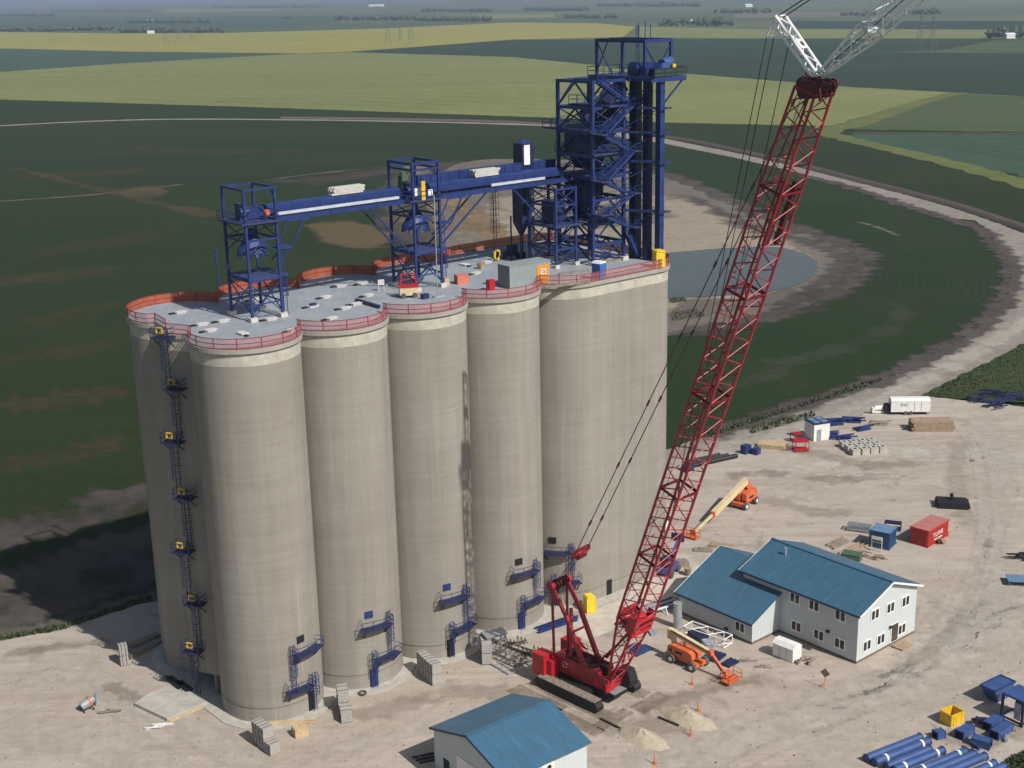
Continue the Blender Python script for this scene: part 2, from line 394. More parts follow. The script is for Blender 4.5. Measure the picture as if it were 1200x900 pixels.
# ------------------------------------------------------------------ silo block frame
BX, BY = -29.1, 144.1
SA, SC_ = 8.92, 7.2
SP = math.hypot(SA, SC_)                     # silo spacing
TH = math.atan2(SC_, SA)
EV = Vector((math.cos(TH), math.sin(TH), 0)); NV = Vector((-EV.y, EV.x, 0))
RS, K, ZT, ZD = 5.95, 15.6, 43.7, 44.2       # radius, row offset, wall top, roof level
def S(a, c, z=0): return Vector((BX, BY, 0))+EV*a+NV*c+Vector((0, 0, z))
def toS(p): d = Vector((p.x-BX, p.y-BY, 0)); return d.dot(EV), d.dot(NV)
AE, RC = 62.0, 4.0                           # end of the work house, its corner radius

# ------------------------------------------------------------------ setting: ground, fields, water, roads
mb = MB(); nseg = 96
mb.add([(60000*math.cos(2*math.pi*i/nseg), 60000*math.sin(2*math.pi*i/nseg), -.60) for i in range(nseg)], [tuple(range(nseg))])
struct('ground', mb, 'field_far')
sheet('crop_field', [(-200, 30), (0, 37), (140, 39), (280, 38), (450, 33), (600, 26), (700, 27), (745, 31), (730, 43), (600, 46), (480, 55), (410, 60), (350, 62), (150, 60), (0, 56), (-250, 52)], -.50, 'field_yellow', jitter=2.2)
sheet('crop_field', [(-250, 53), (0, 57), (150, 60.5), (345, 62.5), (260, 67), (150, 73), (0, 84), (-250, 105)], -.50, 'field_teal', jitter=2.2)
sheet('crop_field', [(410, 60.5), (480, 55.5), (600, 46.5), (780, 45), (1200, 45), (1500, 45), (1500, 125), (1200, 112), (1115, 107), (1000, 101), (800, 85), (600, 66)], -.48, 'field_dark', jitter=2.2)
sheet('crop_field', [(1020, 61), (1105, 58), (1165, 47), (1200, 46), (1500, 46), (1500, 64), (1200, 62)], -.44, 'field_mid', jitter=2.2)
sheet('crop_field', [(745, 43.5), (750, 31), (900, 34), (1040, 34), (1200, 35), (1500, 36), (1500, 44.5), (900, 44.5)], -.50, 'field_light')
sheet('crop_field', [(930, 24), (1200, 24), (1500, 23), (1500, 34), (1200, 34), (910, 33)], -.50, 'field_dark')
sheet('crop_field', [(860, 14), (1040, 13), (1060, 19), (860, 21)], -.50, 'soil')
sheet('crop_field', [(-100, 21), (150, 20), (400, 18), (400, 25), (330, 33), (-100, 31)], -.52, 'field_teal')
sheet('crop_field', [(560, 17), (650, 16), (650, 20), (560, 22)], -.50, 'field_light')
sheet('crop_field', [(190, 11), (320, 10), (320, 13), (190, 14.5)], -.50, 'field_light')
sheet('crop_field', [(-300, 108), (0, 84), (150, 73.5), (260, 67.5), (350, 62.7), (410, 60.8), (600, 66.5), (800, 85.5), (1000, 101.5), (1115, 107.5), (1030, 131), (970, 147), (780, 143), (640, 137), (300, 125), (0, 116), (-300, 106.5)], -.44, 'field_light', jitter=2.2)
sheet('crop_field', [(-700, 93), (0, 116), (300, 125), (640, 137), (780, 143), (970, 147), (1200, 150), (1600, 155), (1700, 1100), (-700, 1100)], -.38, 'field_near')
sheet('crop_field', [(1040, 131), (1115, 109), (1200, 113), (1500, 126), (1500, 158), (1200, 154), (1000, 151)], -.34, 'field_mid', jitter=2.2)
sheet('crop_field', [(1000, 156), (1200, 157), (1450, 162), (1450, 265), (1200, 206), (1100, 185), (1040, 172), (1005, 164)], -.34, 'field_teal', jitter=2.2)
ribbon('grass_verge', [(1125, 108), (1070, 122), (1015, 140), (972, 153), (985, 160), (1040, 173), (1120, 192), (1200, 214), (1300, 243)], 13, -.30, 'verge', lump=.25)
ribbon('grass_verge', [(955, 149), (1000, 148), (1040, 134), (1085, 118)], 9, -.28, 'verge', lump=.2)
ribbon('field_track', [(1000, 155), (1200, 156), (1400, 160)], 3, -.28, 'ballast')
sheet('crop_field', [(640, 147), (782, 167), (860, 184), (920, 198), (1000, 219), (1060, 239), (1110, 254), (1144, 257), (1161, 269), (1172, 290), (1183, 301), (1188, 321), (1183, 342), (1165, 367), (1130, 395), (1077, 423), (1032, 444), (900, 486), (860, 498), (800, 518), (740, 545), (600, 560), (560, 400), (560, 250)], -.33, 'field_loop')
# loop road and rail bed
sheet('loop_road', [(640, 144.5), (780, 162), (860, 178), (930, 194), (1000, 212), (1060, 227), (1120, 244), (1170, 261), (1200, 273), (1270, 310), (1290, 370), (1200, 408), (1120, 446), (1085, 466), (1000, 492), (900, 522), (800, 556), (740, 570), (740, 546), (800, 519), (860, 499), (900, 487), (1032, 445), (1077, 424), (1130, 396), (1165, 368), (1182, 343), (1187, 321), (1182, 301), (1171, 290), (1160, 270), (1143, 257.5), (1110, 254), (1060, 238), (1000, 218), (920, 198), (860, 184), (780, 168), (640, 148)], -.25, 'road', jitter=.45)
soft_ribbon('loop_road_lane', [(760, 556), (850, 526), (930, 503), (1010, 477), (1080, 445), (1150, 408), (1200, 378), (1250, 340)], 8, -.2, 'pale_gravel', .55, .15)
soft_ribbon('soil_shoulder', [(800, 517), (900, 486), (1032, 443), (1077, 422), (1130, 394), (1164, 366), (1181, 342), (1186, 321), (1180, 301), (1168, 288), (1150, 268), (1110, 255), (1060, 240), (1000, 220), (920, 200)], 9, -.19, 'soil_purple', .95, .15)
ribbon('loop_road', [(-500, 178), (-200, 158), (0, 147), (100, 142), (200, 139.3), (330, 139.8), (480, 142), (640, 146.5), (700, 152), (780, 164)], 8, -.24, 'road', lump=.15)
# rail bed: a raised ballast bank with two rails on sleepers
rail_px = [(330, 138), (480, 140), (640, 145), (780, 160), (860, 175), (930, 191), (1000, 209), (1060, 224), (1120, 240), (1170, 256), (1205, 268), (1250, 288), (1290, 320)]
rp = curve_pts([G(*p) for p in rail_px], 12)
mb = MB(); mr = MB(); V = []
for i, p in enumerate(rp):
    d = rp[min(i+1, len(rp)-1)]-rp[max(i-1, 0)]; d.z = 0; d.normalize(); s_ = Vector((-d.y, d.x, 0))
    V += [p+s_*2.6+Vector((0, 0, -.3)), p+s_*1.5+Vector((0, 0, .55)), p-s_*1.5+Vector((0, 0, .55)), p-s_*2.6+Vector((0, 0, -.3))]
n_ = len(rp)
mb.add(V, [(4*i+k, 4*i+4+k, 4*i+5+k, 4*i+1+k) for i in range(n_-1) for k in range(3)])
struct('rail_bed', mb, 'ballast')
for i in range(n_-1):
    for sd in (-.72, .72):
        d = (rp[i+1]-rp[i]).normalized(); s_ = Vector((-d.y, d.x, 0))*sd + Vector((0, 0, .64))
        mr.bar(rp[i]+s_, rp[i+1]+s_, .14, .16)
solo('rail_track', mr, 'wood_grey', 'long pair of dark rails curving along the loop embankment', 'rail track')
# sprayer tramlines in the pale crop and canola
for k in range(9):
    f = k/8; soft_ribbon('tramline', [(40+f*120, 113-f*22), (400+f*100, 122-f*34), (760+f*60, 138-f*36)], 2.6, -.42, 'field_mid', .5, .02)
for k in range(4): soft_ribbon('tramline', [(0, 42+k*3.6), (300, 43+k*3.4), (600, 30+k*3.6)], 6, -.47, 'field_light', .5, .01)
for k in range(6): soft_ribbon('tramline', [(1010+k*20, 160+k*3), (1120+k*14, 161+k*5), (1230, 163+k*7)], 1.6, -.32, 'field_dark', .6, .05)
# pond and its bare banks
soft_sheet('bare_soil', [(430, 250), (440, 215), (470, 195), (520, 184), (600, 190), (610, 260), (560, 340), (500, 330), (450, 290)], -.325, 'soil_purple', .8, .05, 8)
soft_ribbon('bare_soil', [(320, 218), (400, 206), (480, 196), (600, 186)], 40, -.322, 'soil_purple', .6, .05)
sheet('bare_soil', [(500, 240), (520, 200), (560, 187), (640, 186), (700, 190), (782, 206), (830, 221), (870, 241), (915, 261), (965, 277), (1000, 290), (1012, 303), (1004, 322), (975, 342), (930, 362), (880, 374), (782, 392), (640, 420), (560, 345), (520, 290)], -.315, 'soil', smooth=True, jitter=.8)
soft_ribbon('soil_rim', [(700, 185), (790, 206), (850, 231), (905, 256), (960, 274), (1002, 291), (1014, 304), (1004, 322), (970, 344), (925, 363), (870, 377), (782, 394)], 13, -.30, 'soil_purple', .95, .1)  # dark soil rim with the shade of the berm put into its colour
soft_ribbon('soil_rim', [(790, 222), (850, 252), (890, 270), (940, 280), (975, 292), (990, 304), (975, 324), (940, 346), (890, 362)], 12, -.298, 'soil_purple', .6, .1)
soft_sheet('sandy_bank', [(500, 258), (560, 228), (640, 218), (720, 214), (790, 222), (835, 238), (870, 257), (905, 273), (940, 281), (966, 289), (984, 305), (972, 326), (945, 344), (905, 358), (860, 369), (782, 384), (640, 405), (530, 330)], -.285, 'sand', 1.0, .08, 10)
soft_sheet('bare_soil', [(600, 246), (690, 236), (780, 240), (800, 256), (730, 268), (620, 266)], -.27, 'soil', .5, .06)
soft_sheet('bare_soil', [(785, 350), (850, 348), (905, 343), (943, 334), (928, 350), (860, 364), (780, 376)], -.265, 'soil', .8, .3)
soft_ribbon('clay_path', [(470, 192), (492, 198), (520, 222), (550, 248), (575, 270), (602, 297), (625, 320)], 16, -.255, 'clay', .9, .08)
soft_ribbon('clay_path', [(440, 250), (500, 262), (560, 268), (600, 262)], 12, -.25, 'clay', .55, .08)
soft_sheet('sandy_bank', [(570, 232), (630, 222), (690, 230), (640, 250), (590, 250)], -.245, 'sand', .9, .1)
# worn and bare streaks in the near crop
soft_ribbon('field_path', [(-60, 239), (0, 235), (110, 227), (180, 219), (232, 213)], 4, -.35, 'clay', .6, .06)
soft_ribbon('field_path', [(0, 192), (60, 207), (130, 224), (200, 241), (270, 254)], 9, -.345, 'stubble', .55, .05)
soft_sheet('bare_soil', [(125, 222), (165, 216), (200, 220), (190, 230), (150, 232)], -.34, 'stubble', .7, .08)
soft_sheet('bare_soil', [(195, 240), (235, 240), (262, 250), (240, 256), (205, 248)], -.34, 'stubble', .55, .08)
soft_sheet('bare_soil', [(350, 262), (395, 255), (440, 262), (470, 282), (430, 296), (375, 284)], -.24, 'clay', .42, .1)
soft_ribbon('field_path', [(300, 212), (370, 203), (450, 195)], 5, -.235, 'soil', .8, .08)
soft_ribbon('field_path', [(1000, 258), (1025, 264), (1058, 277)], 3, -.3, 'soil', .9, .3)
soft_ribbon('field_path', [(880, 430), (960, 415), (1040, 385), (1070, 350)], 10, -.3, 'soil', .15, .08)
soft_ribbon('field_path', [(920, 425), (900, 440), (840, 452), (800, 455)], 8, -.3, 'soil', .15, .08)
for k, (x0, y0, x1, y1, w_, st) in enumerate([(-30, 330, 150, 310, 40, .3), (-20, 420, 165, 395, 30, .3), (-20, 478, 160, 452, 34, .42), (0, 300, 230, 262, 50, .25), (-20, 545, 165, 512, 26, .4), (20, 380, 160, 350, 40, .25), (100, 172, 420, 176, 80, .25), (0, 205, 200, 196, 60, .25)]):
    soft_ribbon('bare_soil', [(x0, y0), ((x0+x1)/2, (y0+y1)/2+3), (x1, y1)], w_*.6, -.375+.002*k, 'stubble', st, .07)
sheet('pond_water', [(690, 303), (740, 298), (782, 295.5), (850, 290), (905, 288.5), (935, 294), (953, 302), (959, 311), (952, 323), (935, 333), (905, 340), (850, 345), (782, 349), (700, 353)], -.18, 'water', smooth=True, jitter=.35)
# left edge soil band, yard and grass corners
soft_ribbon('bare_soil', [(-250, 690), (-80, 648), (0, 626), (80, 607), (170, 580), (330, 545)], 20, -.33, 'soil_purple', .8, .08)
soft_ribbon('bare_soil', [(-250, 740), (-80, 700), (0, 680), (80, 655), (170, 625), (330, 585)], 12, -.32, 'soil', .45, .08)
soft_ribbon('bare_soil', [(-150, 745), (0, 712), (80, 690), (180, 655), (330, 610)], 26, -.335, 'soil_purple', .95, .08)
soft_ribbon('worn_gravel', [(-150, 782), (0, 744), (75, 730), (180, 697), (300, 660)], 7, -.315, 'soil', .7, .2)
sheet('yard', [(-500, 880), (-150, 790), (0, 751), (75, 737), (180, 704), (260, 682), (500, 620), (700, 566), (790, 548), (900, 518), (1000, 489), (1085, 464), (1130, 469), (1200, 477), (1400, 505), (1750, 640), (1750, 1250), (-500, 1250)], 0, 'yard', jitter=.5)
soft_sheet('worn_gravel', [(640, 742), (690, 715), (760, 680), (800, 640), (845, 648), (810, 690), (770, 715), (720, 740), (665, 765)], .004, 'pale_gravel', .95, .2)
for k, (pts, w_, mt, st) in enumerate([([(720, 900), (840, 855), (980, 812), (1100, 760), (1200, 690)], 5, 'pale_gravel', .6), ([(640, 930), (800, 885), (960, 838), (1110, 800), (1230, 745)], 7, 'pale_gravel', .65), ([(1200, 640), (1140, 700), (1090, 780), (1000, 860), (940, 920)], 9, 'pale_gravel', .6),
        ([(880, 560), (960, 545), (1060, 530), (1150, 530), (1230, 545)], 9, 'pale_gravel', .7), ([(830, 560), (900, 555), (980, 562), (1060, 556)], 5, 'damp_gravel', .34), ([(850, 575), (900, 585), (960, 600), (1010, 600)], 5, 'damp_gravel', .24), ([(900, 520), (960, 532), (1020, 545), (1100, 540)], 6, 'damp_gravel', .27),
        ([(1150, 480), (1170, 540), (1160, 620), (1180, 700), (1170, 790)], 7, 'pale_gravel', .5), ([(1130, 500), (1120, 560), (1140, 640)], 5, 'damp_gravel', .18), ([(0, 800), (90, 790), (180, 830), (260, 880), (330, 930)], 6, 'pale_gravel', .6), ([(-20, 850), (60, 862), (150, 885), (240, 930)], 8, 'pale_gravel', .6), ([(120, 800), (150, 815), (190, 830)], 3, 'damp_gravel', .31),
        ([(380, 840), (450, 832), (540, 810), (620, 815)], 5, 'damp_gravel', .24), ([(350, 880), (430, 870), (500, 850), (580, 830)], 4, 'pale_gravel', .6), ([(730, 830), (790, 822), (850, 800), (920, 795)], 4, 'damp_gravel', .34), ([(640, 800), (700, 845), (770, 850), (840, 830)], 7, 'damp_gravel', .31), ([(1000, 800), (1080, 770), (1150, 700)], 3, 'damp_gravel', .21),
        ([(0, 768), (70, 758), (140, 750)], 3, 'damp_gravel', .31), ([(1090, 870), (1140, 865), (1200, 850)], 6, 'damp_gravel', .37)]):
    soft_ribbon('worn_gravel', pts, w_, .006+.0035*k, mt, st, .22)
TR = [[(1190, 560), (1165, 640), (1130, 720), (1060, 800), (960, 850), (860, 900)], [(1240, 700), (1150, 735), (1060, 790), (980, 815), (880, 840), (780, 905)], [(1230, 780), (1120, 815), (1000, 850), (900, 880), (820, 930)], [(1210, 520), (1100, 545), (1000, 560), (930, 585), (900, 600)], [(870, 610), (900, 580), (960, 560), (1060, 560), (1180, 590)],
      [(1100, 480), (1140, 520), (1155, 600), (1140, 680), (1100, 740)], [(0, 840), (90, 820), (170, 850), (260, 905)], [(-20, 800), (60, 790), (120, 800), (150, 850), (140, 920)], [(330, 900), (430, 850), (540, 800), (600, 790)], [(400, 900), (470, 860), (560, 810), (640, 800)], [(720, 850), (800, 815), (880, 800), (960, 770)], [(880, 530), (960, 520), (1040, 520), (1130, 510), (1220, 520)]]
for k, pts in enumerate(TR):
    P = curve_pts([G(*p) for p in pts], 4)
    for sd in (-1.05, 1.05):
        Q = []
        for i, p in enumerate(P):
            d = P[min(i+1, len(P)-1)]-P[max(i-1, 0)]; d.z = 0; d.normalize(); Q.append(p+Vector((-d.y, d.x, 0))*sd)
        soft_ribbon('tyre_track', Q, .95, .078+.0035*k, 'pale_gravel', .2, .6, True)
sheet('grass', [(1078, 464), (1120, 443), (1200, 403), (1290, 375), (1400, 400), (1400, 480), (1200, 473), (1130, 468)], .13, 'grass', jitter=.6)
sheet('grass', [(1160, 912), (1178, 890), (1200, 879), (1300, 850), (1450, 1000), (1150, 1000)], .13, 'grass', jitter=.4)

def tufts(name, polys, n, h, mat='blade', label=None):
    """short grass and weed blades scattered in areas given by corner points"""
    mb = MB()
    for quad in polys:
        a, b, c, d = [G(*p) for p in quad]
        for _ in range(n):
            u, v = random.random(), random.random()
            p = a.lerp(b, u).lerp(d.lerp(c, u), v); hh = h*random.uniform(.4, 1.3); w = hh*random.uniform(.25, .6); t = random.uniform(0, math.pi)
            dx, dy = math.cos(t)*w, math.sin(t)*w; lx, ly = random.uniform(-.5, .5)*hh, random.uniform(-.5, .5)*hh
            mb.add([(p.x-dx, p.y-dy, -.1), (p.x+dx, p.y+dy, -.1), (p.x+dx*.6+lx, p.y+dy*.6+ly, hh), (p.x-dx*.5+lx, p.y-dy*.5+ly, hh*.8)], [(0, 1, 2, 3)])
    o = mb.build(name, mat); tag(o, label, 'grass'); o['kind'] = 'stuff'; return o
tufts('grass_tufts', [((1082, 463), (1200, 471), (1200, 405), (1122, 444)), ((1200, 471), (1330, 478), (1330, 385), (1200, 405))], 2600, .34, label='thick green weeds beside the gravel at right edge')
tufts('grass_tufts', [((1165, 908), (1300, 920), (1300, 852), (1185, 888))], 2200, .35, label='green weeds in the bottom right corner')
tufts('weeds', [((805, 520), (905, 488), (905, 484), (805, 514)), ((905, 488), (1035, 446), (1035, 441), (905, 483)), ((880, 508), (955, 488), (955, 480), (880, 500)), ((0, 751), (75, 738), (75, 733), (0, 745)), ((75, 738), (178, 702), (178, 697), (75, 733))], 380, .38, label='dark green weeds along the edge of field and road')
tufts('weeds', [((785, 375), (830, 370), (815, 362), (785, 366)), ((785, 355), (805, 352), (800, 349), (785, 350))], 200, .35, label='green weeds on the near pond bank')

def stones(n):
    mb = MB(); poly = [(-20, 770), (700, 590), (1000, 500), (1200, 490), (1210, 905), (-20, 905)]
    for _ in range(n):
        x = random.uniform(0, 1200); y = random.uniform(500, 900)
        if y < 770-.27*x+20 or (x < 800 and y < 700): continue
        p = G(x, y); r = random.uniform(.03, .085)*random.choice((1, 1, 1, 1.7)); P = [p+Vector((a*r*random.uniform(.6, 1.4), b*r*random.uniform(.6, 1.4), c*r+.12)) for a, b, c in ((1, 0, 0), (-1, 0, 0), (0, 1, 0), (0, -1, 0), (0, 0, .8), (0, 0, -1))]
        mb.add(P, [(0, 2, 4), (2, 1, 4), (1, 3, 4), (3, 0, 4), (2, 0, 5), (1, 2, 5), (3, 1, 5), (0, 3, 5)])
    o = mb.build('loose_stones', 'stone'); o['kind'] = 'stuff'; tag(o, 'small loose stones scattered over the gravel yard', 'stones')
M['stone'] = leaf('stone_grey', (.20, .17, .135), (.45, .405, .35))
stones(2600)
# tree belts and farmsteads on the plain
def tree_belt(x0, x1, y, h, depth, label):
    a, b = G(x0, y), G(x1, y); n = max(14, int((b-a).length/3.6)); n = min(n, 230); mb = MB()
    away = Vector(((a+b).x/2, (a+b).y/2, 0)).normalized()
    for k in range(n):
        p = a.lerp(b, random.random())+away*random.uniform(0, depth); hh = h*random.uniform(.4, .95); r = hh*random.uniform(.5, .8)
        for j in range(5):
            ph = random.uniform(0, 6.28); cc = p+Vector((math.cos(ph)*r*.5, math.sin(ph)*r*.5, hh*random.uniform(.35, .8))); rr = r*random.uniform(.45, .8)
            P = []
            for (sx, sy, sz) in ((1, 0, 0), (-1, 0, 0), (0, 1, 0), (0, -1, 0), (0, 0, 1), (0, 0, -1)):
                P.append(cc+Vector((sx, sy, sz*.9))*rr*random.uniform(.8, 1.25))
            mb.add(P, [(0, 2, 4), (2, 1, 4), (1, 3, 4), (3, 0, 4), (2, 0, 5), (1, 2, 5), (3, 1, 5), (0, 3, 5)])
        mb.tube((p.x, p.y, -.6), (p.x, p.y, hh*.6), .25, 4)
    o = mb.build('tree_belt', 'leaf'); o['kind'] = 'stuff'; tag(o, label, 'trees')
for a in [(-40, 72, 37, 15, 90, 'dark shelterbelt beside the canola field at far left edge'), (70, 132, 36, 13, 80, 'shelterbelt behind the canola field, second from the left edge'),
          (140, 262, 38.5, 13, 60, 'longest shelterbelt bordering the canola field at left'), (-60, 68, 19.5, 16, 120, 'hazy tree line farther back at far left'),
          (150, 246, 27, 12, 60, 'thin tree row with a white roof in it'), (393, 492, 24, 15, 120, 'tree clump sheltering a white dome above the canola field'),
          (490, 576, 25, 14, 60, 'low tree row right of the clump with the white dome'), (495, 575, 14, 15, 100, 'distant pale tree line above the low row'),
          (663, 730, 21.5, 12, 60, 'thin tree row left of the steel tower top'), (774, 862, 31, 16, 110, 'dark farmstead woods with white sheds, right of steel tower'),
          (615, 690, 13, 15, 120, 'hazy tree strip far behind the steel tower'), (1158, 1230, 45, 15, 70, 'round tree clump at the right edge'),
          (1062, 1102, 17, 14, 80, 'small far tree row right of the white jib'), (838, 905, 15.5, 14, 90, 'far tree row above the farmstead woods'), (985, 1025, 19, 12, 60, 'small tree row behind the white jib'),
          (60, 180, 14, 14, 200, 'very faint long tree line near the top left'), (250, 380, 9, 16, 300, 'very faint long tree line near the top middle'), (700, 820, 8, 16, 300, 'very faint tree line above the steel tower'), (330, 342, 22, 9, 30, 'lone small bush clump on the green field')]:
    tree_belt(*a)
def farm_shed(px, py, w, l, h, label):
    p = G(px, py); t = thing('farm_shed', label, 'farm building', p, R(12), 'white sheds on the far plain')
    a = MB(); a.box((0, 0, h/2-.3), (l, w, h+.6)); a.build('wall', 'white', t)
    b = MB(); b.extrude([(-w/2-.4, h-.1), (0, h+w*.22), (w/2+.4, h-.1)], (0, 0, 0), (0, 1, 0), (0, 0, 1), (1, 0, 0), l+.6); b.build('roof', 'white_steel', t)
for a in [(813, 28, 12, 14, 6, 'white shed at left end of the farmstead woods'), (834, 29.5, 14, 16, 7, 'wide white shed in front of the farmstead woods'), (825, 30, 8, 12, 3.5, 'low white shed between the two larger farmstead sheds'),
          (428, 23.5, 9, 9, 7, 'small bright white shed against the tree clump'), (438, 7.5, 16, 60, 7, 'long white barn far off near the top edge'), (447, 7.6, 16, 30, 9, 'tall white barn at right end of the far long barn'),
          (174, 25.5, 10, 30, 5, 'white roofed shed inside the thin tree row'), (177, 39, 8, 16, 4, 'low white shed by the canola field edge'), (877, 8, 14, 26, 7, 'white shed far off above the farmstead woods'), (1183, 44.5, 9, 14, 5, 'pale shed beside the round tree clump')]:
    farm_shed(*a)
def pylon(px, py, h, label):
    p = G(px, py); mb = MB(); w = h*.11
    def ring(z, ww): return [(sx*ww, sy*ww, z) for sx, sy in ((-1, -1), (1, -1), (1, 1), (-1, 1))]
    lv = [ring(z*h, w*(1-z*.88)) for z in (0, .25, .5, .7, .85, 1)]
    for a, b in zip(lv, lv[1:]):
        for i in range(4):
            mb.bar(a[i], b[i], .24); mb.bar(a[i], b[(i+1) % 4], .14); mb.bar(b[i], b[(i+1) % 4], .14)
    for z, l in ((.72, .18), (.84, .22), (.95, .15)): mb.bar((-l*h, 0, z*h), (l*h, 0, z*h), .35)
    solo('power_pylon', mb, 'pylon_grey', label, 'pylon', (p.x, p.y, -.5), R(20), 'pylons of the power line across the plain')
for a in [(195, 52, 36, 'faint lattice pylon on the canola field, left one of three'), (210, 48, 30, 'faint lattice pylon, the middle one of three at left'), (226, 49, 34, 'faint lattice pylon, right one of the three at left'),
          (455, 53, 40, 'taller lattice pylon where canola meets the dark field'), (482, 51, 38, 'lattice pylon at right of the middle group'), (469, 48, 24, 'short lattice pylon between two taller ones'),
          (1078, 61, 40, 'faint lattice pylon right of the white jib'), (1092, 60, 40, 'faint lattice pylon farther right of the white jib'), (1020, 9, 40, 'very distant lattice pylon above the white jib')]:
    pylon(*a)

# ------------------------------------------------------------------ concrete silos
def arc(cx, cy, r, a0, a1, n): return [(cx+r*math.cos(R(a0+(a1-a0)*k/n)), cy+r*math.sin(R(a0+(a1-a0)*k/n))) for k in range(n+1)]
def make_silo(label):
    t = thing('concrete_silo', label, 'silo', group='round concrete silos')
    ring = arc(0, 0, RS, 0, 360, 96)[:-1]
    MB().prism(ring, -.3, ZT-1.45, True, False).build('wall', 'concrete', t)
    MB().prism(arc(0, 0, RS+.015, 0, 360, 96)[:-1], ZT-1.45, ZT, True, False).build('top_band', 'band', t)
    mb = MB(); z0 = 1.86
    o, i_ = arc(0, 0, RS+.03, 0, 360, 96)[:-1], None
    mb.prism(o, z0, z0+.07, True, False); mb.build('joint_line', 'seam', t)
    return t
s0 = make_silo('large round silo nearest the camera with its left flank in shade')
s0.location = S(0, 0); s0.rotation_euler.z = TH
front_l = ['round silo just right of the nearest silo', 'middle front silo with a pale vertical strip at its right side', 'front silo directly behind the crane gantry, next to the flat-fronted end block']
silos = [s0]
for i in range(1, 4): silos.append(dup(s0, S(SP*i, 0), TH, front_l[i-1]))
back_l = ['shaded silo at far left carrying the ladder tower beside it', 'back row silo under the rear of the first steel tower', 'back row silo behind the middle front silo', 'back row silo under the rear of the grey cabin']
for i in range(4): dup(s0, S(SP*i, K), TH, back_l[i])
# end block: flat front with rounded corners
def f_outline(off):
    c4 = SP*4; nz = math.degrees(math.asin(min(1, (SP/2)/RS)))
    p = arc(c4, 0, RS+off, 180+math.degrees(math.acos((SP/2)/RS)), 270, 14)
    p += arc(AE-RC, -RS+RC, RC+off, 270, 360, 14)
    p += arc(AE-RC, K+RS-RC, RC+off, 0, 90, 14)
    p += arc(c4, K, RS+off, 90, 180-math.degrees(math.acos((SP/2)/RS)), 14)
    return p
t = thing('concrete_end_block', 'wide flat-fronted concrete block at right end of the silos below the tall tower', 'silo', S(0, 0), TH)
fo = f_outline(0)
MB().prism(fo, -.3, ZT-1.45, True, False).build('wall', 'concrete', t)
MB().prism(f_outline(.015), ZT-1.45, ZT, True, False).build('top_band', 'band', t)
mb = MB(); mb.prism(f_outline(.03), 1.86, 1.93, True, False); mb.build('joint_line', 'seam', t)
door_x = toS(G(700.5, 708))
mb = MB(); mb.box((SP*4+3.0, -RS-.02, 1.15), (.95, .08, 2.3)); mb.build('door', 'dark', t)
mb = MB(); mb.box((SP*4+14.3, -RS-.05, 7.2), (1.0, .1, 1.4)); mb.build('panel', 'white', t)
# filler wall between the left silos
INF = [(-4.6, 11.9), (-5.85, 7.2), (-4.25, 4.15)]
mb = MB(); pts = INF+[(-1, 4.6), (-1, 11.2)]
mb.prism(list(reversed(pts)), 2.6, ZT-1.45, False, False)
tw = thing('filler_wall', 'flat concrete wall closing the gap between the two left silos', 'wall', S(0, 0), TH)
mb.build('wall', 'concrete', tw)
mb = MB(); q = [(a-.012*(1 if a < -2 else 0), c) for a, c in pts]
mb.prism(list(reversed(q)), ZT-1.45, ZT, False, False); mb.build('top_band', 'band', tw)
mb = MB(); mb.bar((-5.2, 9.2, 0), (-5.2, 9.2, 2.6), .3); mb.bar((-4.6, 5.2, 0), (-4.6, 5.2, 2.6), .3); mb.build('post', 'concrete', tw)
# roof slab and its outline
def roof_outline(off):
    out = []; h = math.degrees(math.acos((SP/2)/RS))
    out += arc(0, 0, RS+off, 180-math.degrees(math.atan2(4.15, 4.25))-4+0, 360-h, 30)[0:] if False else []
    a_start = math.degrees(math.atan2(4.15, -4.25))
    out += arc(0, 0, RS+off, a_start, 360-h, 34)
    for i in (1, 2, 3): out += arc(SP*i, 0, RS+off, 180+h, 360-h, 24)
    out += f_outline(off)
    for i in (3, 2, 1): out += arc(SP*i, K, RS+off, h, 180-h, 24)
    out += arc(0, K, RS+off, h, 180+math.degrees(math.atan2(3.7, 4.6)), 34)
    out += [(-5.85-off, 7.2)]
    return out
t = thing('roof_slab', 'grey blue roof deck joining all the silo tops', 'roof', S(0, 0), TH)
ro = roof_outline(.28)
MB().prism(ro, ZT, ZD-.01, False, True).build('edge_slab', 'deckslab', t)
mb = MB(); mb.add([(x, y, ZD) for x, y in roof_outline(.12)], [tuple(range(len(ro)))]); mb.build('deck', 'roof_deck', t)
# footing apron of concrete round the silos
mb = MB(); pts = []
pts = arc(0, 0, RS+1.5, 190, 318, 16)
for i in (1, 2, 3): pts += arc(SP*i, 0, RS+1.5, 222, 318, 12)
pts += arc(SP*4, 0, RS+1.5, 222, 270, 8)+[(AE+3, -RS-1.5), (AE+3, K+RS+1.5), (-1, K+RS+1.5)]+arc(0, K, RS+1.5, 90, 200, 14)+[(-7.6, 9)]
mb.prism(pts, -.4, .12)
solo('footing_apron', mb, 'slab', 'pale concrete apron round the base of the silos', 'concrete apron', S(0, 0), TH)
mb = MB(); mb.prism([toS(G(*p)) for p in ((158, 828), (196, 846), (243, 826), (196, 807), (172, 818))], -.1, .45)
solo('concrete_slab', mb, 'slab', 'flat new concrete slab with lumber forms left of the nearest silo', 'slab', S(0, 0), TH)

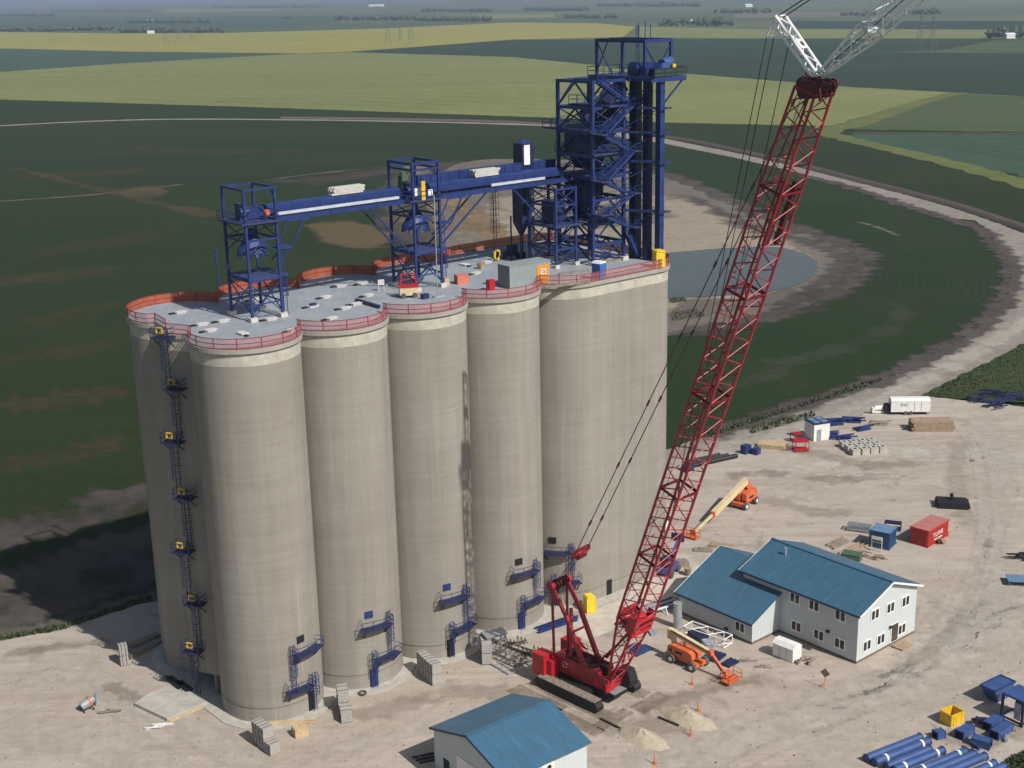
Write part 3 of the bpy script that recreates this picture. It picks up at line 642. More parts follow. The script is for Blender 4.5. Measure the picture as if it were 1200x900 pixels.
# safety fence on the roof: rails, posts and netting
def fence(label, pts, net, h=1.15, posts=2.2, name='safety_fence'):
    t = thing(name, label, 'fence', S(0, 0, ZD), TH, 'netted guard rails round the roof')
    P = [Vector((x, y, 0)) for x, y in pts]
    mb = MB(); 
    for a, b in zip(P, P[1:]): mb.add([(a.x, a.y, .08), (b.x, b.y, .08), (b.x, b.y, h-.05), (a.x, a.y, h-.05)], [(0, 1, 2, 3)])
    mb.build('netting', net, t)
    mr = MB(); mp = MB(); acc = 0
    for a, b in zip(P, P[1:]):
        for z in (h, h*.52, .06): mr.bar(a+Vector((0, 0, z)), b+Vector((0, 0, z)), .07)
    mr.build('rails', 'rail_red', t)
    last = None
    for i, a in enumerate(P):
        if last is None or (a-last).length > posts or i == len(P)-1:
            mp.bar(a, a+Vector((0, 0, h+.05)), .08); last = a
    mp.build('posts', 'rail_red', t)
fo_ = roof_outline(.12)
nA = 35; idx = [k for k in range(len(fo_))]
# split the outline: front (first silo .. end block front corner), back (the rest), left filler
i_end = 35+25*3+15+15-6
fence('front guard rail with faded red netting along the camera-side roof edge', fo_[:i_end], 'net_front')
fence('back guard rail with solid orange netting along the far roof edge', fo_[i_end-1:-10], 'net_back')
left_pts = fo_[-11:-1]+[(-4.0, 12.4), (-4.3, 9.0), fo_[-1], fo_[0]]
left_pts = fo_[-11:-3]+[(-4.6, 12.6), (-5.0, 9.0), fo_[-1], fo_[0]]
fence('left guard rail with faded red netting above the ladder tower', left_pts, 'net_front')

# ------------------------------------------------------------------ access platforms on the silo fronts
def cage(mb, p, z0, z1, out, side, w=.5):
    """caged ladder: two stringers, rungs, hoops"""
    p, out, side = Vector(p), Vector(out), Vector(side)
    for sgn in (-1, 1): mb.bar(p+side*w/2*sgn+Vector((0, 0, z0)), p+side*w/2*sgn+Vector((0, 0, z1)), .07)
    z = z0+.2
    while z < z1: mb.bar(p-side*w/2+Vector((0, 0, z)), p+side*w/2+Vector((0, 0, z)), .04); z += .35
def cage_hoops(mb, p, z0, z1, out, side, r=.42):
    p, out, side = Vector(p), Vector(out), Vector(side)
    z = z0; pr = []
    while z <= z1+.01:
        hp = [p+Vector((0, 0, z))+side*r*math.cos(t)+out*(r*1.6*math.sin(t)+.02) for t in [math.pi*k/6 for k in range(7)]]
        for a, b in zip(hp, hp[1:]): mb.bar(a, b, .05)
        if pr:
            for k in (0, 2, 3, 4, 6): mb.bar(pr[k], hp[k], .035)
        pr = hp; z += .8
def make_platform(m, hatch_open, label, silo_i, base_ang, door_open=False):
    t = thing('access_platform', label, 'platform', S(SP*silo_i, 0), R(base_ang), 'blue access platforms on the silo fronts')
    def P(deg, r, z): return Vector(((RS+r)*math.cos(R(deg)), (RS+r)*math.sin(R(deg)), z))
    def deck(nm, d0, d1, z, depth=1.25):
        mb = MB(); n = 6; ds = [d0+(d1-d0)*k/n for k in range(n+1)]
        for a, b in zip(ds, ds[1:]):
            for z0, z1 in ((z-.14, z),):
                q = [P(a, .03, z0), P(b, .03, z0), P(b, depth, z0), P(a, depth, z0), P(a, .03, z1), P(b, .03, z1), P(b, depth, z1), P(a, depth, z1)]
                mb.add(q, [(3, 2, 1, 0), (4, 5, 6, 7), (3, 7, 6, 2), (1, 2, 6, 5), (0, 4, 7, 3)])
        for d in (d0+3*(1 if d1 > d0 else -1), d1-3*(1 if d1 > d0 else -1)):
            mb.bar(P(d, .05, z-1.3), P(d, depth-.1, z-.1), .12)
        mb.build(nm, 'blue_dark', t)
        mr = MB()
        for zz in (1.1, .55):
            for a, b in zip(ds, ds[1:]): mr.bar(P(a, depth, z+zz), P(b, depth, z+zz), .055)
            mr.bar(P(d0, .1, z+zz), P(d0, depth, z+zz), .055); mr.bar(P(d1, .1, z+zz), P(d1, depth, z+zz), .055)
        for d in ds[::2]: mr.bar(P(d, depth, z), P(d, depth, z+1.1), .06)
        mr.build('railing', 'blue', t)
    deck('upper_deck', -16.5, 16.5, 8.0)
    deck('lower_deck', *( (-1.5, 28) if m > 0 else (-28, 1.5)), 3.7, 1.15)
    mb = MB(); dg = 18.5*m; cage(mb, P(dg, .25, 0), 3.7, 9.3, P(dg, 1, 0)-P(dg, 0, 0), (P(dg+1, 0, 0)-P(dg, 0, 0)).normalized())
    cage_hoops(mb, P(dg, .25, 0), 5.6, 9.2, P(dg, 1, 0)-P(dg, 0, 0), (P(dg+1, 0, 0)-P(dg, 0, 0)).normalized()); mb.build('upper_ladder', 'blue', t)
    mb = MB(); dg = -4.5*m; o_ = P(dg, 1, 0)-P(dg, 0, 0); sd = (P(dg+1, 0, 0)-P(dg, 0, 0)).normalized()
    cage(mb, P(dg, .55, 0), .2, 5.0, o_, sd); cage_hoops(mb, P(dg, .55, 0), 2.4, 4.9, o_, sd); mb.build('lower_ladder', 'blue', t)
    mb = MB(); c = P(-6.2, .05, 9.55); sd = (P(-5.2, 0, 0)-P(-6.2, 0, 0)).normalized()
    mb.extrude([(-.5, -.42), (.5, -.42), (.5, .42), (-.5, .42)], c, sd, (0, 0, 1), P(-6.2, 1, 0)-P(-6.2, 0, 0), .1)
    mb.build('hatch', 'dark' if hatch_open else 'blue', t)  # open hatch: shade of the opening is painted on the panel
    mb = MB(); dd = -4.0*m; c = P(dd, .06, 1.25); sd = (P(dd+1, 0, 0)-P(dd, 0, 0)).normalized()
    mb.extrude([(-.5, -1.2), (.5, -1.2), (.5, 1.2), (-.5, 1.2)], c, sd, (0, 0, 1), P(dd, 1, 0)-P(dd, 0, 0), .14)
    mb.build('door', 'dark' if door_open else 'blue', t)  # open doorway: the dark inside is put into the panel colour
make_platform(-1, True, 'blue two-level platform under an open dark hatch on the nearest silo', 0, -36.5, True)
make_platform(1, False, 'blue two-level platform on the second silo, above a round ring on the apron', 1, -57)
make_platform(1, False, 'blue two-level platform on the middle front silo beside the pale strip', 2, -57, True)
make_platform(1, True, 'blue two-level platform with half-open hatch on the silo behind the crane', 3, -57)
make_platform(1, True, 'blue two-level platform on the end block partly hidden by the crane gantry', 4, -100, True)

# ------------------------------------------------------------------ ladder tower on the left silos
t = thing('ladder_tower', 'tall zigzag line of caged ladders and platforms up the shaded left silos', 'ladder tower', S(-5.75, 6.45), TH+R(180+32), None)
lv = [5.9, 12.1, 18.6, 25.3, 31.9, 38.2, ZD-.15]
def off(k): return (.45 if k % 2 else -.45)
z_prev = .1
for k, z in enumerate(lv):
    mb = MB(); mb.box((.75, off(k), z-.08), (1.5, 2.3, .16)); mb.bar((0, off(k)+.9, z-1.3), (1.3, off(k)+.9, z-.1), .1); mb.bar((0, off(k)-.9, z-1.3), (1.3, off(k)-.9, z-.1), .1)
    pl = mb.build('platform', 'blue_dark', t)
    mr = MB()
    for zz in (.55, 1.1):
        mr.bar((1.48, off(k)-1.13, z+zz), (1.48, off(k)+1.13, z+zz), .06)
        for sgn in (-1, 1): mr.bar((.1, off(k)+sgn*1.13, z+zz), (1.48, off(k)+sgn*1.13, z+zz), .06)
    for yy in (-1.13, 0, 1.13): mr.bar((1.48, off(k)+yy, z), (1.48, off(k)+yy, z+1.1), .07)
    mr.build('railing', 'blue_dark', pl)
    mg = MB(); gy = off(k)-.25
    for zz in (.45, 1.05): mg.bar((1.0, gy-.35, z+zz), (1.0, gy+.35, z+zz), .14)
    for yy in (-.35, .35): mg.bar((1.0, gy+yy, z+.45), (1.0, gy+yy, z+1.05), .14)
    mg.build('gate', 'yellow', pl)
    mb = MB(); x, y = .55, (.1 if k % 2 else -.1)*1.5
    cage(mb, (x, y+off(k)*.5, 0), z_prev, z+1.1, (1, 0, 0), (0, 1, 0), .55); cage_hoops(mb, (x, y+off(k)*.5, 0), z_prev+2.2, z+1.0, (1, 0, 0), (0, 1, 0), .5)
    for zz in range(int(z_prev)+1, int(z), 3): mb.bar((0, y+off(k)*.5-.3, zz), (.55, y+off(k)*.5-.3, zz), .07)
    mb.build('caged_ladder', 'blue_dark', t)
    z_prev = z

# ------------------------------------------------------------------ steel towers on the roof
def xbrace(mb, p, q, z0, z1, w=.1):
    p, q = Vector(p), Vector(q); a, b = Vector((0, 0, z0)), Vector((0, 0, z1))
    mb.bar(p+a, q+b, w); mb.bar(q+a, p+b, w)
def vbrace(mb, p, q, z0, z1, w=.12):
    p, q = Vector(p), Vector(q); a, b = Vector((0, 0, z0)), Vector((0, 0, z1)); mid = (p+q)/2
    mb.bar(p+a, mid+b, w); mb.bar(q+a, mid+b, w)
def rails(mb, pts, z, h=1.1, w=.05, closed=True):
    P = [Vector((x, y, z)) for x, y in pts]; n = len(P)
    for i in range(n if closed else n-1):
        a, b = P[i], P[(i+1) % n]
        for zz in (h*.5, h): mb.bar(a+Vector((0, 0, zz)), b+Vector((0, 0, zz)), w)
        k = max(1, int((b-a).length/1.5))
        for j in range(k+1): q = a.lerp(b, j/k); mb.bar(q, q+Vector((0, 0, h)), w)
def rect(a0, a1, c0, c1): return [(a0, c0), (a1, c0), (a1, c1), (a0, c1)]
def plat(mb, a0, a1, c0, c1, z, th=.22):
    mb.box(((a0+a1)/2, (c0+c1)/2, z-th/2), (a1-a0, c1-c0, th))

def roof_tower(label, top):
    t = thing('conveyor_tower', label, 'steel tower', (0, 0, ZD), TH, 'blue steel towers on the roof')
    A, Cc = 1.95, 2.5; cs = [(-A, -Cc), (A, -Cc), (A, Cc), (-A, Cc)]
    for x, y in cs:
        MB().box((x, y, .25+top/2), (.28, .28, top-.5)).build('column', 'blue', t)
        MB().box((x, y, .25), (.85, .85, .5)).build('footing', 'plinth', t)
    for z in (4.6, 9.2, 11.0, top-.15, 1.9):
        mb = MB()
        for i in range(4): mb.bar((*cs[i], z), (*cs[(i+1) % 4], z), .13 if z < 3 else .18, .14 if z < 3 else .24)
        mb.build('beam_frame', 'blue', t)
    mb = MB()
    for i in range(4): xbrace(mb, (*cs[i], 0), (*cs[(i+1) % 4], 0), .7, 4.3, .11)
    mb.build('brace', 'blue', t)
    for i in (1, 3): mb = MB(); xbrace(mb, (*cs[i], 0), (*cs[(i+1) % 4], 0), 9.3, 10.9, .1); mb.build('brace', 'blue', t)
    for i in (0, 2): mb = MB(); vbrace(mb, (*cs[i], 0), (*cs[i+1], 0), 7.6, 9.0, .1); mb.build('brace', 'blue', t)
    x, y = cs[1]; mb = MB(); mb.bar((x, y, top-1.4), (x-1.2, y, top-.2), .1); mb.bar((x, y, top-1.4), (x, y+1.2, top-.2), .1); mb.build('knee_brace', 'blue', t)
    mb = MB(); plat(mb, -2.0, 3.0, -2.55, 2.55, 4.95, .3); mb.box((0, 0, 4.6), (3.8, 4.9, .25)); mb.build('lower_platform', 'grating', t)
    mb = MB(); plat(mb, -2.6, 2.1, -2.9, 2.9, 11.25, .16); mb.build('conveyor_floor', 'grating', t)
    # distributor: ring of spouts under a turn-head
    h = MB(); n = 14
    prof = [(.35, 10.2), (.55, 9.6), (.8, 9.3), (1.7, 7.9), (1.8, 7.5), (1.5, 7.4)]
    for (r0, z0), (r1, z1) in zip(prof, prof[1:]):
        h.add([(r*math.cos(2*math.pi*k/n), r*math.sin(2*math.pi*k/n), z) for r, z in ((r0, z0), (r1, z1)) for k in range(n)], [(k, (k+1) % n, n+(k+1) % n, n+k) for k in range(n)])
    for k in range(n): 
        an = 2*math.pi*k/n; h.tube((1.6*math.cos(an), 1.6*math.sin(an), 7.5), (1.75*math.cos(an), 1.75*math.sin(an), 7.05), .14, 6)
    h.build('distributor', 'blue', t)
    mb = MB(); rails(mb, rect(-2.6, 2.1, -2.9, 2.9), 11.25, 1.1, .05); mb.build('railing', 'blue', t)
    # side landing with bracket ladder towards the gallery
    mb = MB(); plat(mb, 2.1, 3.9, -2.4, -.6, 8.0, .2); mb.bar((2, -2.3, 6.4), (3.8, -2.3, 7.9), .14); mb.bar((2, -.7, 6.4), (3.8, -.7, 7.9), .14)
    mb.bar((3.9, -2.3, 8.0), (5.6, -2.3, 10.9), .16); mb.bar((2, -2.3, 8.3), (3.5, -2.3, 10.9), .12)
    mb.bar((3.4, -2.3, 10.9), (6.4, -2.3, 10.9), .16)
    mb.build('side_landing', 'blue', t)
    mb = MB(); cage(mb, (2.6, -2.2, 0), .1, 9, (0, -1, 0), (1, 0, 0), .45); cage_hoops(mb, (2.6, -2.2, 0), 2.4, 4.8, (0, -1, 0), (1, 0, 0), .36); mb.build('caged_ladder', 'blue', t)
    # drive: motor and tail pulley casing
    mb = MB(); mb.box((.3, .2, 12.0), (2.9, 1.5, 1.2)); mb.box((-1.2, .1, 12.2), (.6, 1.1, 2.0)); mb.tube((-1.6, -.7, 12.3), (-.5, -.7, 12.3), .35, 10); mb.build('conveyor_head', 'blue', t)
    return t
t1 = roof_tower('blue steel tower with distributor at left end of the roof conveyor', 15.1)
t1.location = S(5.75, 7.6, ZD)
mb = MB(); mb.box((1.3, -1.55, 12.0), (.5, .5, .6)); mb.tube((1.3, -1.9, 12.1), (1.3, -1.5, 12.1), .32, 10); mb.build('motor', 'orange', t1)
t2 = dup(t1, S(28.65, 7.6, ZD), TH, 'middle blue steel tower with yellow guard plate, above the red lighting cart')
for c in list(t2.children):
    if c.name.startswith('motor'): bpy.data.objects.remove(c)
mb = MB(); mb.box((-.6, -2.75, 12.4), (.55, .18, 2.3)); mb.build('guard_plate', 'yellow', t2)
mb = MB()
cs = [(-1.95, -2.5), (1.95, -2.5), (1.95, 2.5), (-1.95, 2.5)]
for x, y in cs: mb.box((x, y, 15.45), (.34, .34, .7))
for i in range(4): mb.bar((*cs[i], 15.7), (*cs[(i+1) % 4], 15.7), .24, .3)
mb.build('top_frame', 'blue', t2)
mb = MB(); mb.box((-.9, -2.0, 12.2), (.9, .1, .9)); mb.box((1.0, -2.0, 11.9), (.7, .1, .8)); mb.build('access_panel', 'white_steel', t2)
mb = MB(); mb.box((-1.2, .6, 13.2), (.9, .9, 1.6)); mb.tube((-1.2, .6, 14.0), (-1.2, .6, 14.5), .4, 10); mb.build('drive_unit', 'green', t2)

# gallery conveyors
def gallery(label, a0, a1, c, pipe0, pipe1, z=55.2):
    t = thing('roof_conveyor', label, 'conveyor', S(a0, c, z), TH, 'blue conveyors between the towers'); L = a1-a0
    mb = MB(); mb.box((L/2, .5, 1.1), (L, 1.4, .8)); mb.extrude([(-.7, 0), (.7, 0), (.35, .22), (-.35, .22)], (L/2, .5, 1.5), (0, 1, 0), (0, 0, 1), (1, 0, 0), L); mb.build('casing', 'blue', t)
    mb = MB(); mb.box((L/2, -.85, .3), (L, 1.2, .1)); mb.bar((0, -1.45, .15), (L, -1.45, .15), .16, .5); mb.bar((0, 1.2, .15), (L, 1.2, .15), .16, .5)
    x = .6
    while x < L: mb.bar((x, -1.5, .0), (x, 1.25, .0), .14, .25); x += 1.15
    mb.build('walkway', 'blue', t)
    mb = MB(); x = 0
    for zz in (.9, 1.35): mb.bar((0, -1.42, zz), (L, -1.42, zz), .05)
    while x < L: mb.bar((x, -1.42, .2), (x, -1.42, 1.35), .05); x += 1.6
    mb.build('handrail', 'blue', t)
    if pipe1 > pipe0:
        MB().box(((pipe0+pipe1)/2, -1.42, .78), (pipe1-pipe0, .16, .33)).build('side_cover', 'cover_grey', t)
    return t
g1 = gallery('long blue conveyor between the left and the middle roof towers', 7.75, 26.65, 7.3, .6, 17.4)
mb = MB(); mb.bar((18.9, -1.3, -6.4), (13.2, -1.3, 0), .18); mb.bar((18.9, 1.2, -6.4), (13.2, 1.2, 0), .18); mb.build('knee_brace', 'blue', g1)
g2 = gallery('long blue conveyor between the middle tower and the tall head tower', 30.65, 53.0, 7.3, 8.8, 17.8)
mb = MB(); mb.bar((0, -1.3, -6.4), (8.2, -1.3, 0), .18); mb.bar((0, 1.2, -6.4), (8.2, 1.2, 0), .18); mb.bar((17.6, -1.3, -5), (12.4, -1.3, 0), .16); mb.build('knee_brace', 'blue', g2)
g3 = thing('back_conveyor', 'upper blue conveyor trough behind the right-hand gallery', 'conveyor', S(30.7, 10.2, 56.2), TH)
mb = MB(); mb.box((11.5, 0, .9), (23, 1.1, 1.2)); mb.build('casing', 'blue', g3)
mb = MB(); x = .5
while x < 23: mb.box((x, -.58, .9), (.08, .06, 1.2)); x += 1.5
for xx in (1, 8, 15, 22): mb.bar((xx, 0, .3), (xx, -1.6, -.8), .14)
mb.build('rib', 'blue_dark', g3)
def on_roof(px, py, z=ZD): a, c = toS(G(px, py, z)); return S(a, c, z)
def bundle(name, mat, loc, yaw, d, label, cat, sticks=True, group=None, bw=.12):
    mb = MB(); nx = max(2, int(d[1]/.3)); nz = max(2, int(d[2]/.22))
    for i in range(nx):
        for k in range(nz):
            e_ = random.uniform(-.05, .05)*d[0]
            mb.box((e_, -d[1]/2+(i+.5)*d[1]/nx, (k+.5)*d[2]/nz), (d[0]*random.uniform(.94, 1), d[1]/nx*.93, d[2]/nz*.9))
    return solo(name, mb, mat, label, cat, loc, yaw, group)
bundle('lumber_bundle', 'plinth', S(toS(G(427, 230, 57.0))[0], 7.9, 56.95), TH, (4.4, 1.3, .9), 'pale plank bundle lying on the left gallery conveyor', 'lumber')
bundle('lumber_bundle', 'plinth', S(toS(G(607, 211, 57.0))[0], 7.9, 56.95), TH, (4.0, 1.3, .9), 'pale plank bundle lying on the right gallery conveyor', 'lumber')

# ------------------------------------------------------------------ head tower
ht = thing('head_tower', 'tall blue steel head tower with stairs and bucket elevators', 'steel tower', S(0, 0, ZD), TH)
A0, A1, C0, C1 = 53.2, 58.8, 1.7, 8.5; ZTOP = 24.2
cs = rect(A0, A1, C0, C1)
for x, y in cs:
    MB().box((x, y, ZTOP/2), (.40, .40, ZTOP)).build('column', 'blue', ht)
    MB().box((x, y, .25), (1.0, 1.0, .5)).build('footing', 'plinth', ht)
LV = [2.6, 5.4, 8.6, 11.5, 14.4, 17.4, 20.6, 24.0]
for z in LV:
    mb = MB()
    for i in range(4): mb.bar((*cs[i], z), (*cs[(i+1) % 4], z), .3, .38)
    mb.bar(((A0+A1)/2, C0, z), ((A0+A1)/2, C1, z), .2, .25); mb.build('beam_frame', 'blue', ht)
zz = [0]+LV
for k in range(len(zz)-1):
    mb = MB()
    for i in range(4):
        p, q = (*cs[i], 0), (*cs[(i+1) % 4], 0)
        if i in (3, 1): vbrace(mb, p, q, zz[k]+.2, zz[k+1]-.1, .2)
        elif k % 2 == 0: xbrace(mb, p, q, zz[k]+.2, zz[k+1]-.1, .16)
        else: vbrace(mb, p, q, zz[k]+.2, zz[k+1]-.1, .16)
    mb.build('brace', 'blue', ht)
for z, (a0, a1, c0, c1) in ((5.5, (54, 59, 2, 8)), (11.6, (53, 60.5, 1.5, 8.6)), (14.5, (53, 60.8, 1.2, 9)), (17.6, (52.6, 60.5, 1.5, 11)), (20.7, (55, 61.6, .4, 8.4))):
    mb = MB(); plat(mb, a0, a1, c0, c1, z+.2, .18); p_ = mb.build('platform', 'grating', ht)
    mb = MB(); rails(mb, rect(a0, a1, c0, c1), z+.2, 1.1, .06); mb.build('railing', 'blue', p_)
# hoppers, bins and slanting ducts inside the tower
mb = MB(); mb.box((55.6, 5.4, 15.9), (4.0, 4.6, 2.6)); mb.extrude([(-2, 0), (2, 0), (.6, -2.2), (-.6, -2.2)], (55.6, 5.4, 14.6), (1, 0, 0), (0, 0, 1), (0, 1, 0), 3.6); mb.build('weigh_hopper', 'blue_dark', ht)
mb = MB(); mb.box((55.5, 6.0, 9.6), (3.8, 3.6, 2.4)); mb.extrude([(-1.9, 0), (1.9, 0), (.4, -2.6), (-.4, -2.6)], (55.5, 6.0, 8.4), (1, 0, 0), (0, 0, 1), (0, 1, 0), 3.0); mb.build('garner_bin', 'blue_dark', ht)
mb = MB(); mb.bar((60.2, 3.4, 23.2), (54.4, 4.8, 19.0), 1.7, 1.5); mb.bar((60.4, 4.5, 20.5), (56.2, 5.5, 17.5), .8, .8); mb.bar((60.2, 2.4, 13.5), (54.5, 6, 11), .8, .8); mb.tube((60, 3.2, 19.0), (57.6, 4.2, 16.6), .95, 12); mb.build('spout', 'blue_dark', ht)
# stair flights zigzag on the camera side
SF = [(24.0, 21.0, 1), (21.0, 17.4, -1), (17.4, 14.8, 1), (14.8, 11.3, -1), (11.3, 9.2, 1), (9.2, 6.9, -1), (6.9, 4.6, 1), (4.6, .2, 2)]
for z1, z0, d in SF:
    xl, xr = 53.8, 58.9
    x1, x0 = (xl, xr) if d > 0 else (xr, xl)
    if d == 2: x1, x0 = 58.2, 60.6
    y = .9 if d > 0 else .1; y = .5+(.45 if d > 0 else -.45)
    mb = MB()
    for s_ in (-.4, .4): mb.bar((x1, y+s_, z1), (x0, y+s_, z0), .1, .34)
    n = int((z1-z0)/.24)
    for k in range(1, n): 
        f = k/n; mb.box((x1+(x0-x1)*f, y, z1+(z0-z1)*f+.05), (.26, .8, .05))
    st = mb.build('stair_flight', 'blue', ht)
    mb = MB()
    for s_ in (-.42, .42):
        mb.bar((x1, y+s_, z1+1.0), (x0, y+s_, z0+1.0), .06); mb.bar((x1, y+s_, z1+.5), (x0, y+s_, z0+.5), .045)
        for k in range(5): f = k/4; mb.bar((x1+(x0-x1)*f, y+s_, z1+(z0-z1)*f), (x1+(x0-x1)*f, y+s_, z1+(z0-z1)*f+1), .05)
    mb.build('handrail', 'blue', st)
    if d != 2:
        mb = MB(); plat(mb, x0-.2 if x0 > 56 else x0-1.0, x0+1.2 if x0 > 56 else x0+.2, -.5, 1.5, z0+.05, .14)
        ld_ = mb.build('landing', 'grating', ht)
        mb = MB(); rails(mb, rect(x0-.2 if x0 > 56 else x0-1.0, x0+1.2 if x0 > 56 else x0+.2, -.5, 1.5), z0, 1.05, .05, False); mb.build('railing', 'blue', ld_)
# bucket elevator legs
for (a, c, w_, d_, mt) in ((60.8, 1.5, 1.3, 1.1, 'blue_dark'), (61.0, -.6, .95, .9, 'blue_dark'), (61.2, -2.7, .9, .8, 'blue')):
    mb = MB(); mb.box((a, c, 12.2), (d_, w_, 24.4))
    z = 2.2
    while z < 24: mb.box((a, c, z), (d_+.12, w_+.12, .12)); z += 2.9
    e_ = mb.build('elevator_leg', mt, ht)
    mb = MB(); mb.extrude([(-.9, 0), (.9, 0), (.9, 1.0), (.5, 1.7), (-.5, 1.7), (-.9, 1.0)], (a+.1, c, 24.5), (1, 0, 0), (0, 0, 1), (0, 1, 0), w_+.1); mb.build('elevator_head', 'blue', e_)
mb = MB(); mb.tube((61.5, -1.85, .2), (61.5, -1.85, 24), .17, 8); mb.build('conduit', 'galv', ht)
for z in (6.8, 13.4, 17.2, 20.4):
    mb = MB(); mb.bar((58.8, 1.7, z), (61.6, -3.6, z), .2, .3); mb.bar((58.8, 1.7, z-2.6), (61.4, -2.2, z-.1), .13); mb.bar((60.2, -3.6, z), (62.4, -3.6, z), .16, .2); mb.build('leg_support', 'blue', ht)
# top platform and crane frame
mb = MB(); plat(mb, 59.2, 65.2, -3.5, 9.2, 24.4, .5); 
for c_ in (-3.4, .8, 8.4): mb.bar((58.7, c_, 24.0), (65.2, c_, 24.0), .25, .4)
mb.bar((64.8, -3.3, 24), (61.2, -2.8, 20.5), .2); mb.bar((64.8, 2, 24), (61.2, 1.3, 20.5), .2); mb.bar((54, 1.7, 24), (59.5, 1.7, 20.8), .3, .5)
tp = mb.build('top_platform', 'blue', ht)
mb = MB(); rails(mb, rect(59.2, 65.2, -3.5, 9.2), 24.4, 1.1, .06); mb.build('railing', 'blue_dark', tp)
mb = MB(); mb.box((62.2, -3.45, 25.0), (5.6, .05, 1.0)); mb.build('guard_mesh', 'green_net', tp)
tc = rect(60.4, 67.0, .8, 8.4)
tc = rect(60.2, 65.0, -.8, 8.4)
for x, y in tc: MB().box((x, y, 24.4+2.35), (.36, .36, 4.7)).build('top_column', 'blue', ht)
mb = MB()
for i in range(4): mb.bar((*tc[i], 28.9), (*tc[(i+1) % 4], 28.9), .3, .45)
mb.bar((62.6, -.8, 28.9), (62.6, 8.4, 28.9), .3, .5)
mb.bar((60.2, 8.4, 28.7), (60.2, 5.4, 24.6), .14); mb.bar((65, -.8, 28.5), (62.8, -.8, 25.4), .14); mb.bar((60.2, -.8, 28.5), (62.4, -.8, 25.4), .14); mb.bar((60.2, 8.4, 24.8), (60.2, 6.3, 28.7), .12)
mb.build('top_frame', 'blue', ht)
mb = MB(); cage(mb, (62.0, 2.4, 0), 24.6, 30.8, (0, -1, 0), (1, 0, 0), .5); mb.bar((61.5, 1.8, 28), (61.5, 1.8, 31.2), .08); mb.bar((62.6, 1.6, 28), (62.6, 1.6, 31.4), .08); mb.bar((63.6, 1.6, 28.9), (63.6, 1.6, 30.9), .07); mb.bar((62.6, 1.6, 30.7), (63.6, 1.6, 30.7), .07); mb.build('mast', 'blue', ht)
mb = MB(); mb.tube((61.9, -2.2, 25.9), (63.9, -1.8, 26.2), .7, 12); mb.box((61.6, -2.6, 25.4), (1.6, 1.4, 1.6)); mb.build('drive_motor', 'blue_light', ht)
mb = MB(); mb.box((63.2, -3.0, 25.3), (.6, .5, 1.3)); mb.build('gearbox', 'yellow', ht)

# small support tower, tank and filter left of the head tower
st = thing('support_tower', 'small blue bracing tower under the right end of the gallery', 'steel tower', S(0, 0, ZD), TH)
cs = rect(48.4, 51.9, 3.7, 9.2)
for x, y in cs:
    MB().box((x, y, 5.3), (.3, .3, 10.6)).build('column', 'blue', st); MB().box((x, y, .22), (.75, .75, .45)).build('footing', 'plinth', st)
for z in (2.4, 5.4, 8.2, 10.4):
    mb = MB()
    for i in range(4): mb.bar((*cs[i], z), (*cs[(i+1) % 4], z), .2, .26)
    mb.build('beam_frame', 'blue', st)
for z0, z1 in ((.3, 2.4), (2.5, 5.3), (5.5, 8.1), (8.3, 10.3)):
    mb = MB()
    for i in range(4): xbrace(mb, (*cs[i], 0), (*cs[(i+1) % 4], 0), z0, z1, .1)
    mb.build('brace', 'blue', st)
mb = MB(); plat(mb, 47.9, 53.2, 3.2, 9.6, 5.6, .2); mb.build('platform', 'grating', st)
mb = MB(); mb.box((50.2, 6.2, 7.3), (2.2, 2.4, 2.6)); mb.extrude([(-1.1, 0), (1.1, 0), (.3, -1.4), (-.3, -1.4)], (50.2, 6.2, 6.0), (1, 0, 0), (0, 0, 1), (0, 1, 0), 2.0); mb.build('hopper', 'blue_dark', st)
mb = MB(); p0 = toS(G(634, 300, ZD)); 
tk = thing('dust_tank', 'dark blue dust tank with pale vertical pipe beside the support tower', 'tank', S(49.0, 11.6, ZD), TH)
mb.tube((0, 0, 5.2), (0, 0, 10.6), 1.15, 16); mb.tube((0, 0, 3.4), (0, 0, 5.2), .25, 16, 1.15); mb.build('body', 'blue_dark', tk)
mb = MB(); mb.tube((1.0, -1.25, .1), (1.0, -1.25, 10.4), .28, 8); mb.build('pipe', 'galv', tk)
mb = MB(); [mb.bar((x, y, 0), (x, y, 6), .16) for x, y in ((-1, -1), (1, -1), (1, 1), (-1, 1))]; mb.build('leg_frame', 'blue_dark', tk)
ca = thing('caged_ladder', 'thin dark caged ladder standing at the back roof edge left of the support tower', 'ladder', S(46.0, 13.6, ZD), TH)
mb = MB(); cage(mb, (0, 0, 0), 0, 11, (-1, 0, 0), (0, 1, 0), .6); mb.build('ladder', 'blue_dark', ca)
mb = MB(); cage_hoops(mb, (0, 0, 0), 4.0, 10.8, (-.7, -.7, 0), (-.7, .7, 0), .6); mb.build('cage', 'blue_dark', ca)
ft = thing('filter_unit', 'dark blue filter box with a white panel rising above the gallery', 'filter', S(48.8, 10.6, 57.0), TH)
MB().box((0, 0, 1.6), (2.0, 1.9, 3.2)).build('body', 'blue_dark', ft)
MB().box((-.2, -.97, 1.7), (1.0, .06, 2.6)).build('panel', 'white_steel', ft)
mb = MB(); mb.tube((0, 0, 3.2), (0, 0, 3.6), 1.0, 14, .5); mb.build('cap', 'blue', ft)
mb = MB(); mb.box((0, 0, -.4), (2.0, 1.9, .8)); mb.build('base_frame', 'blue', ft)

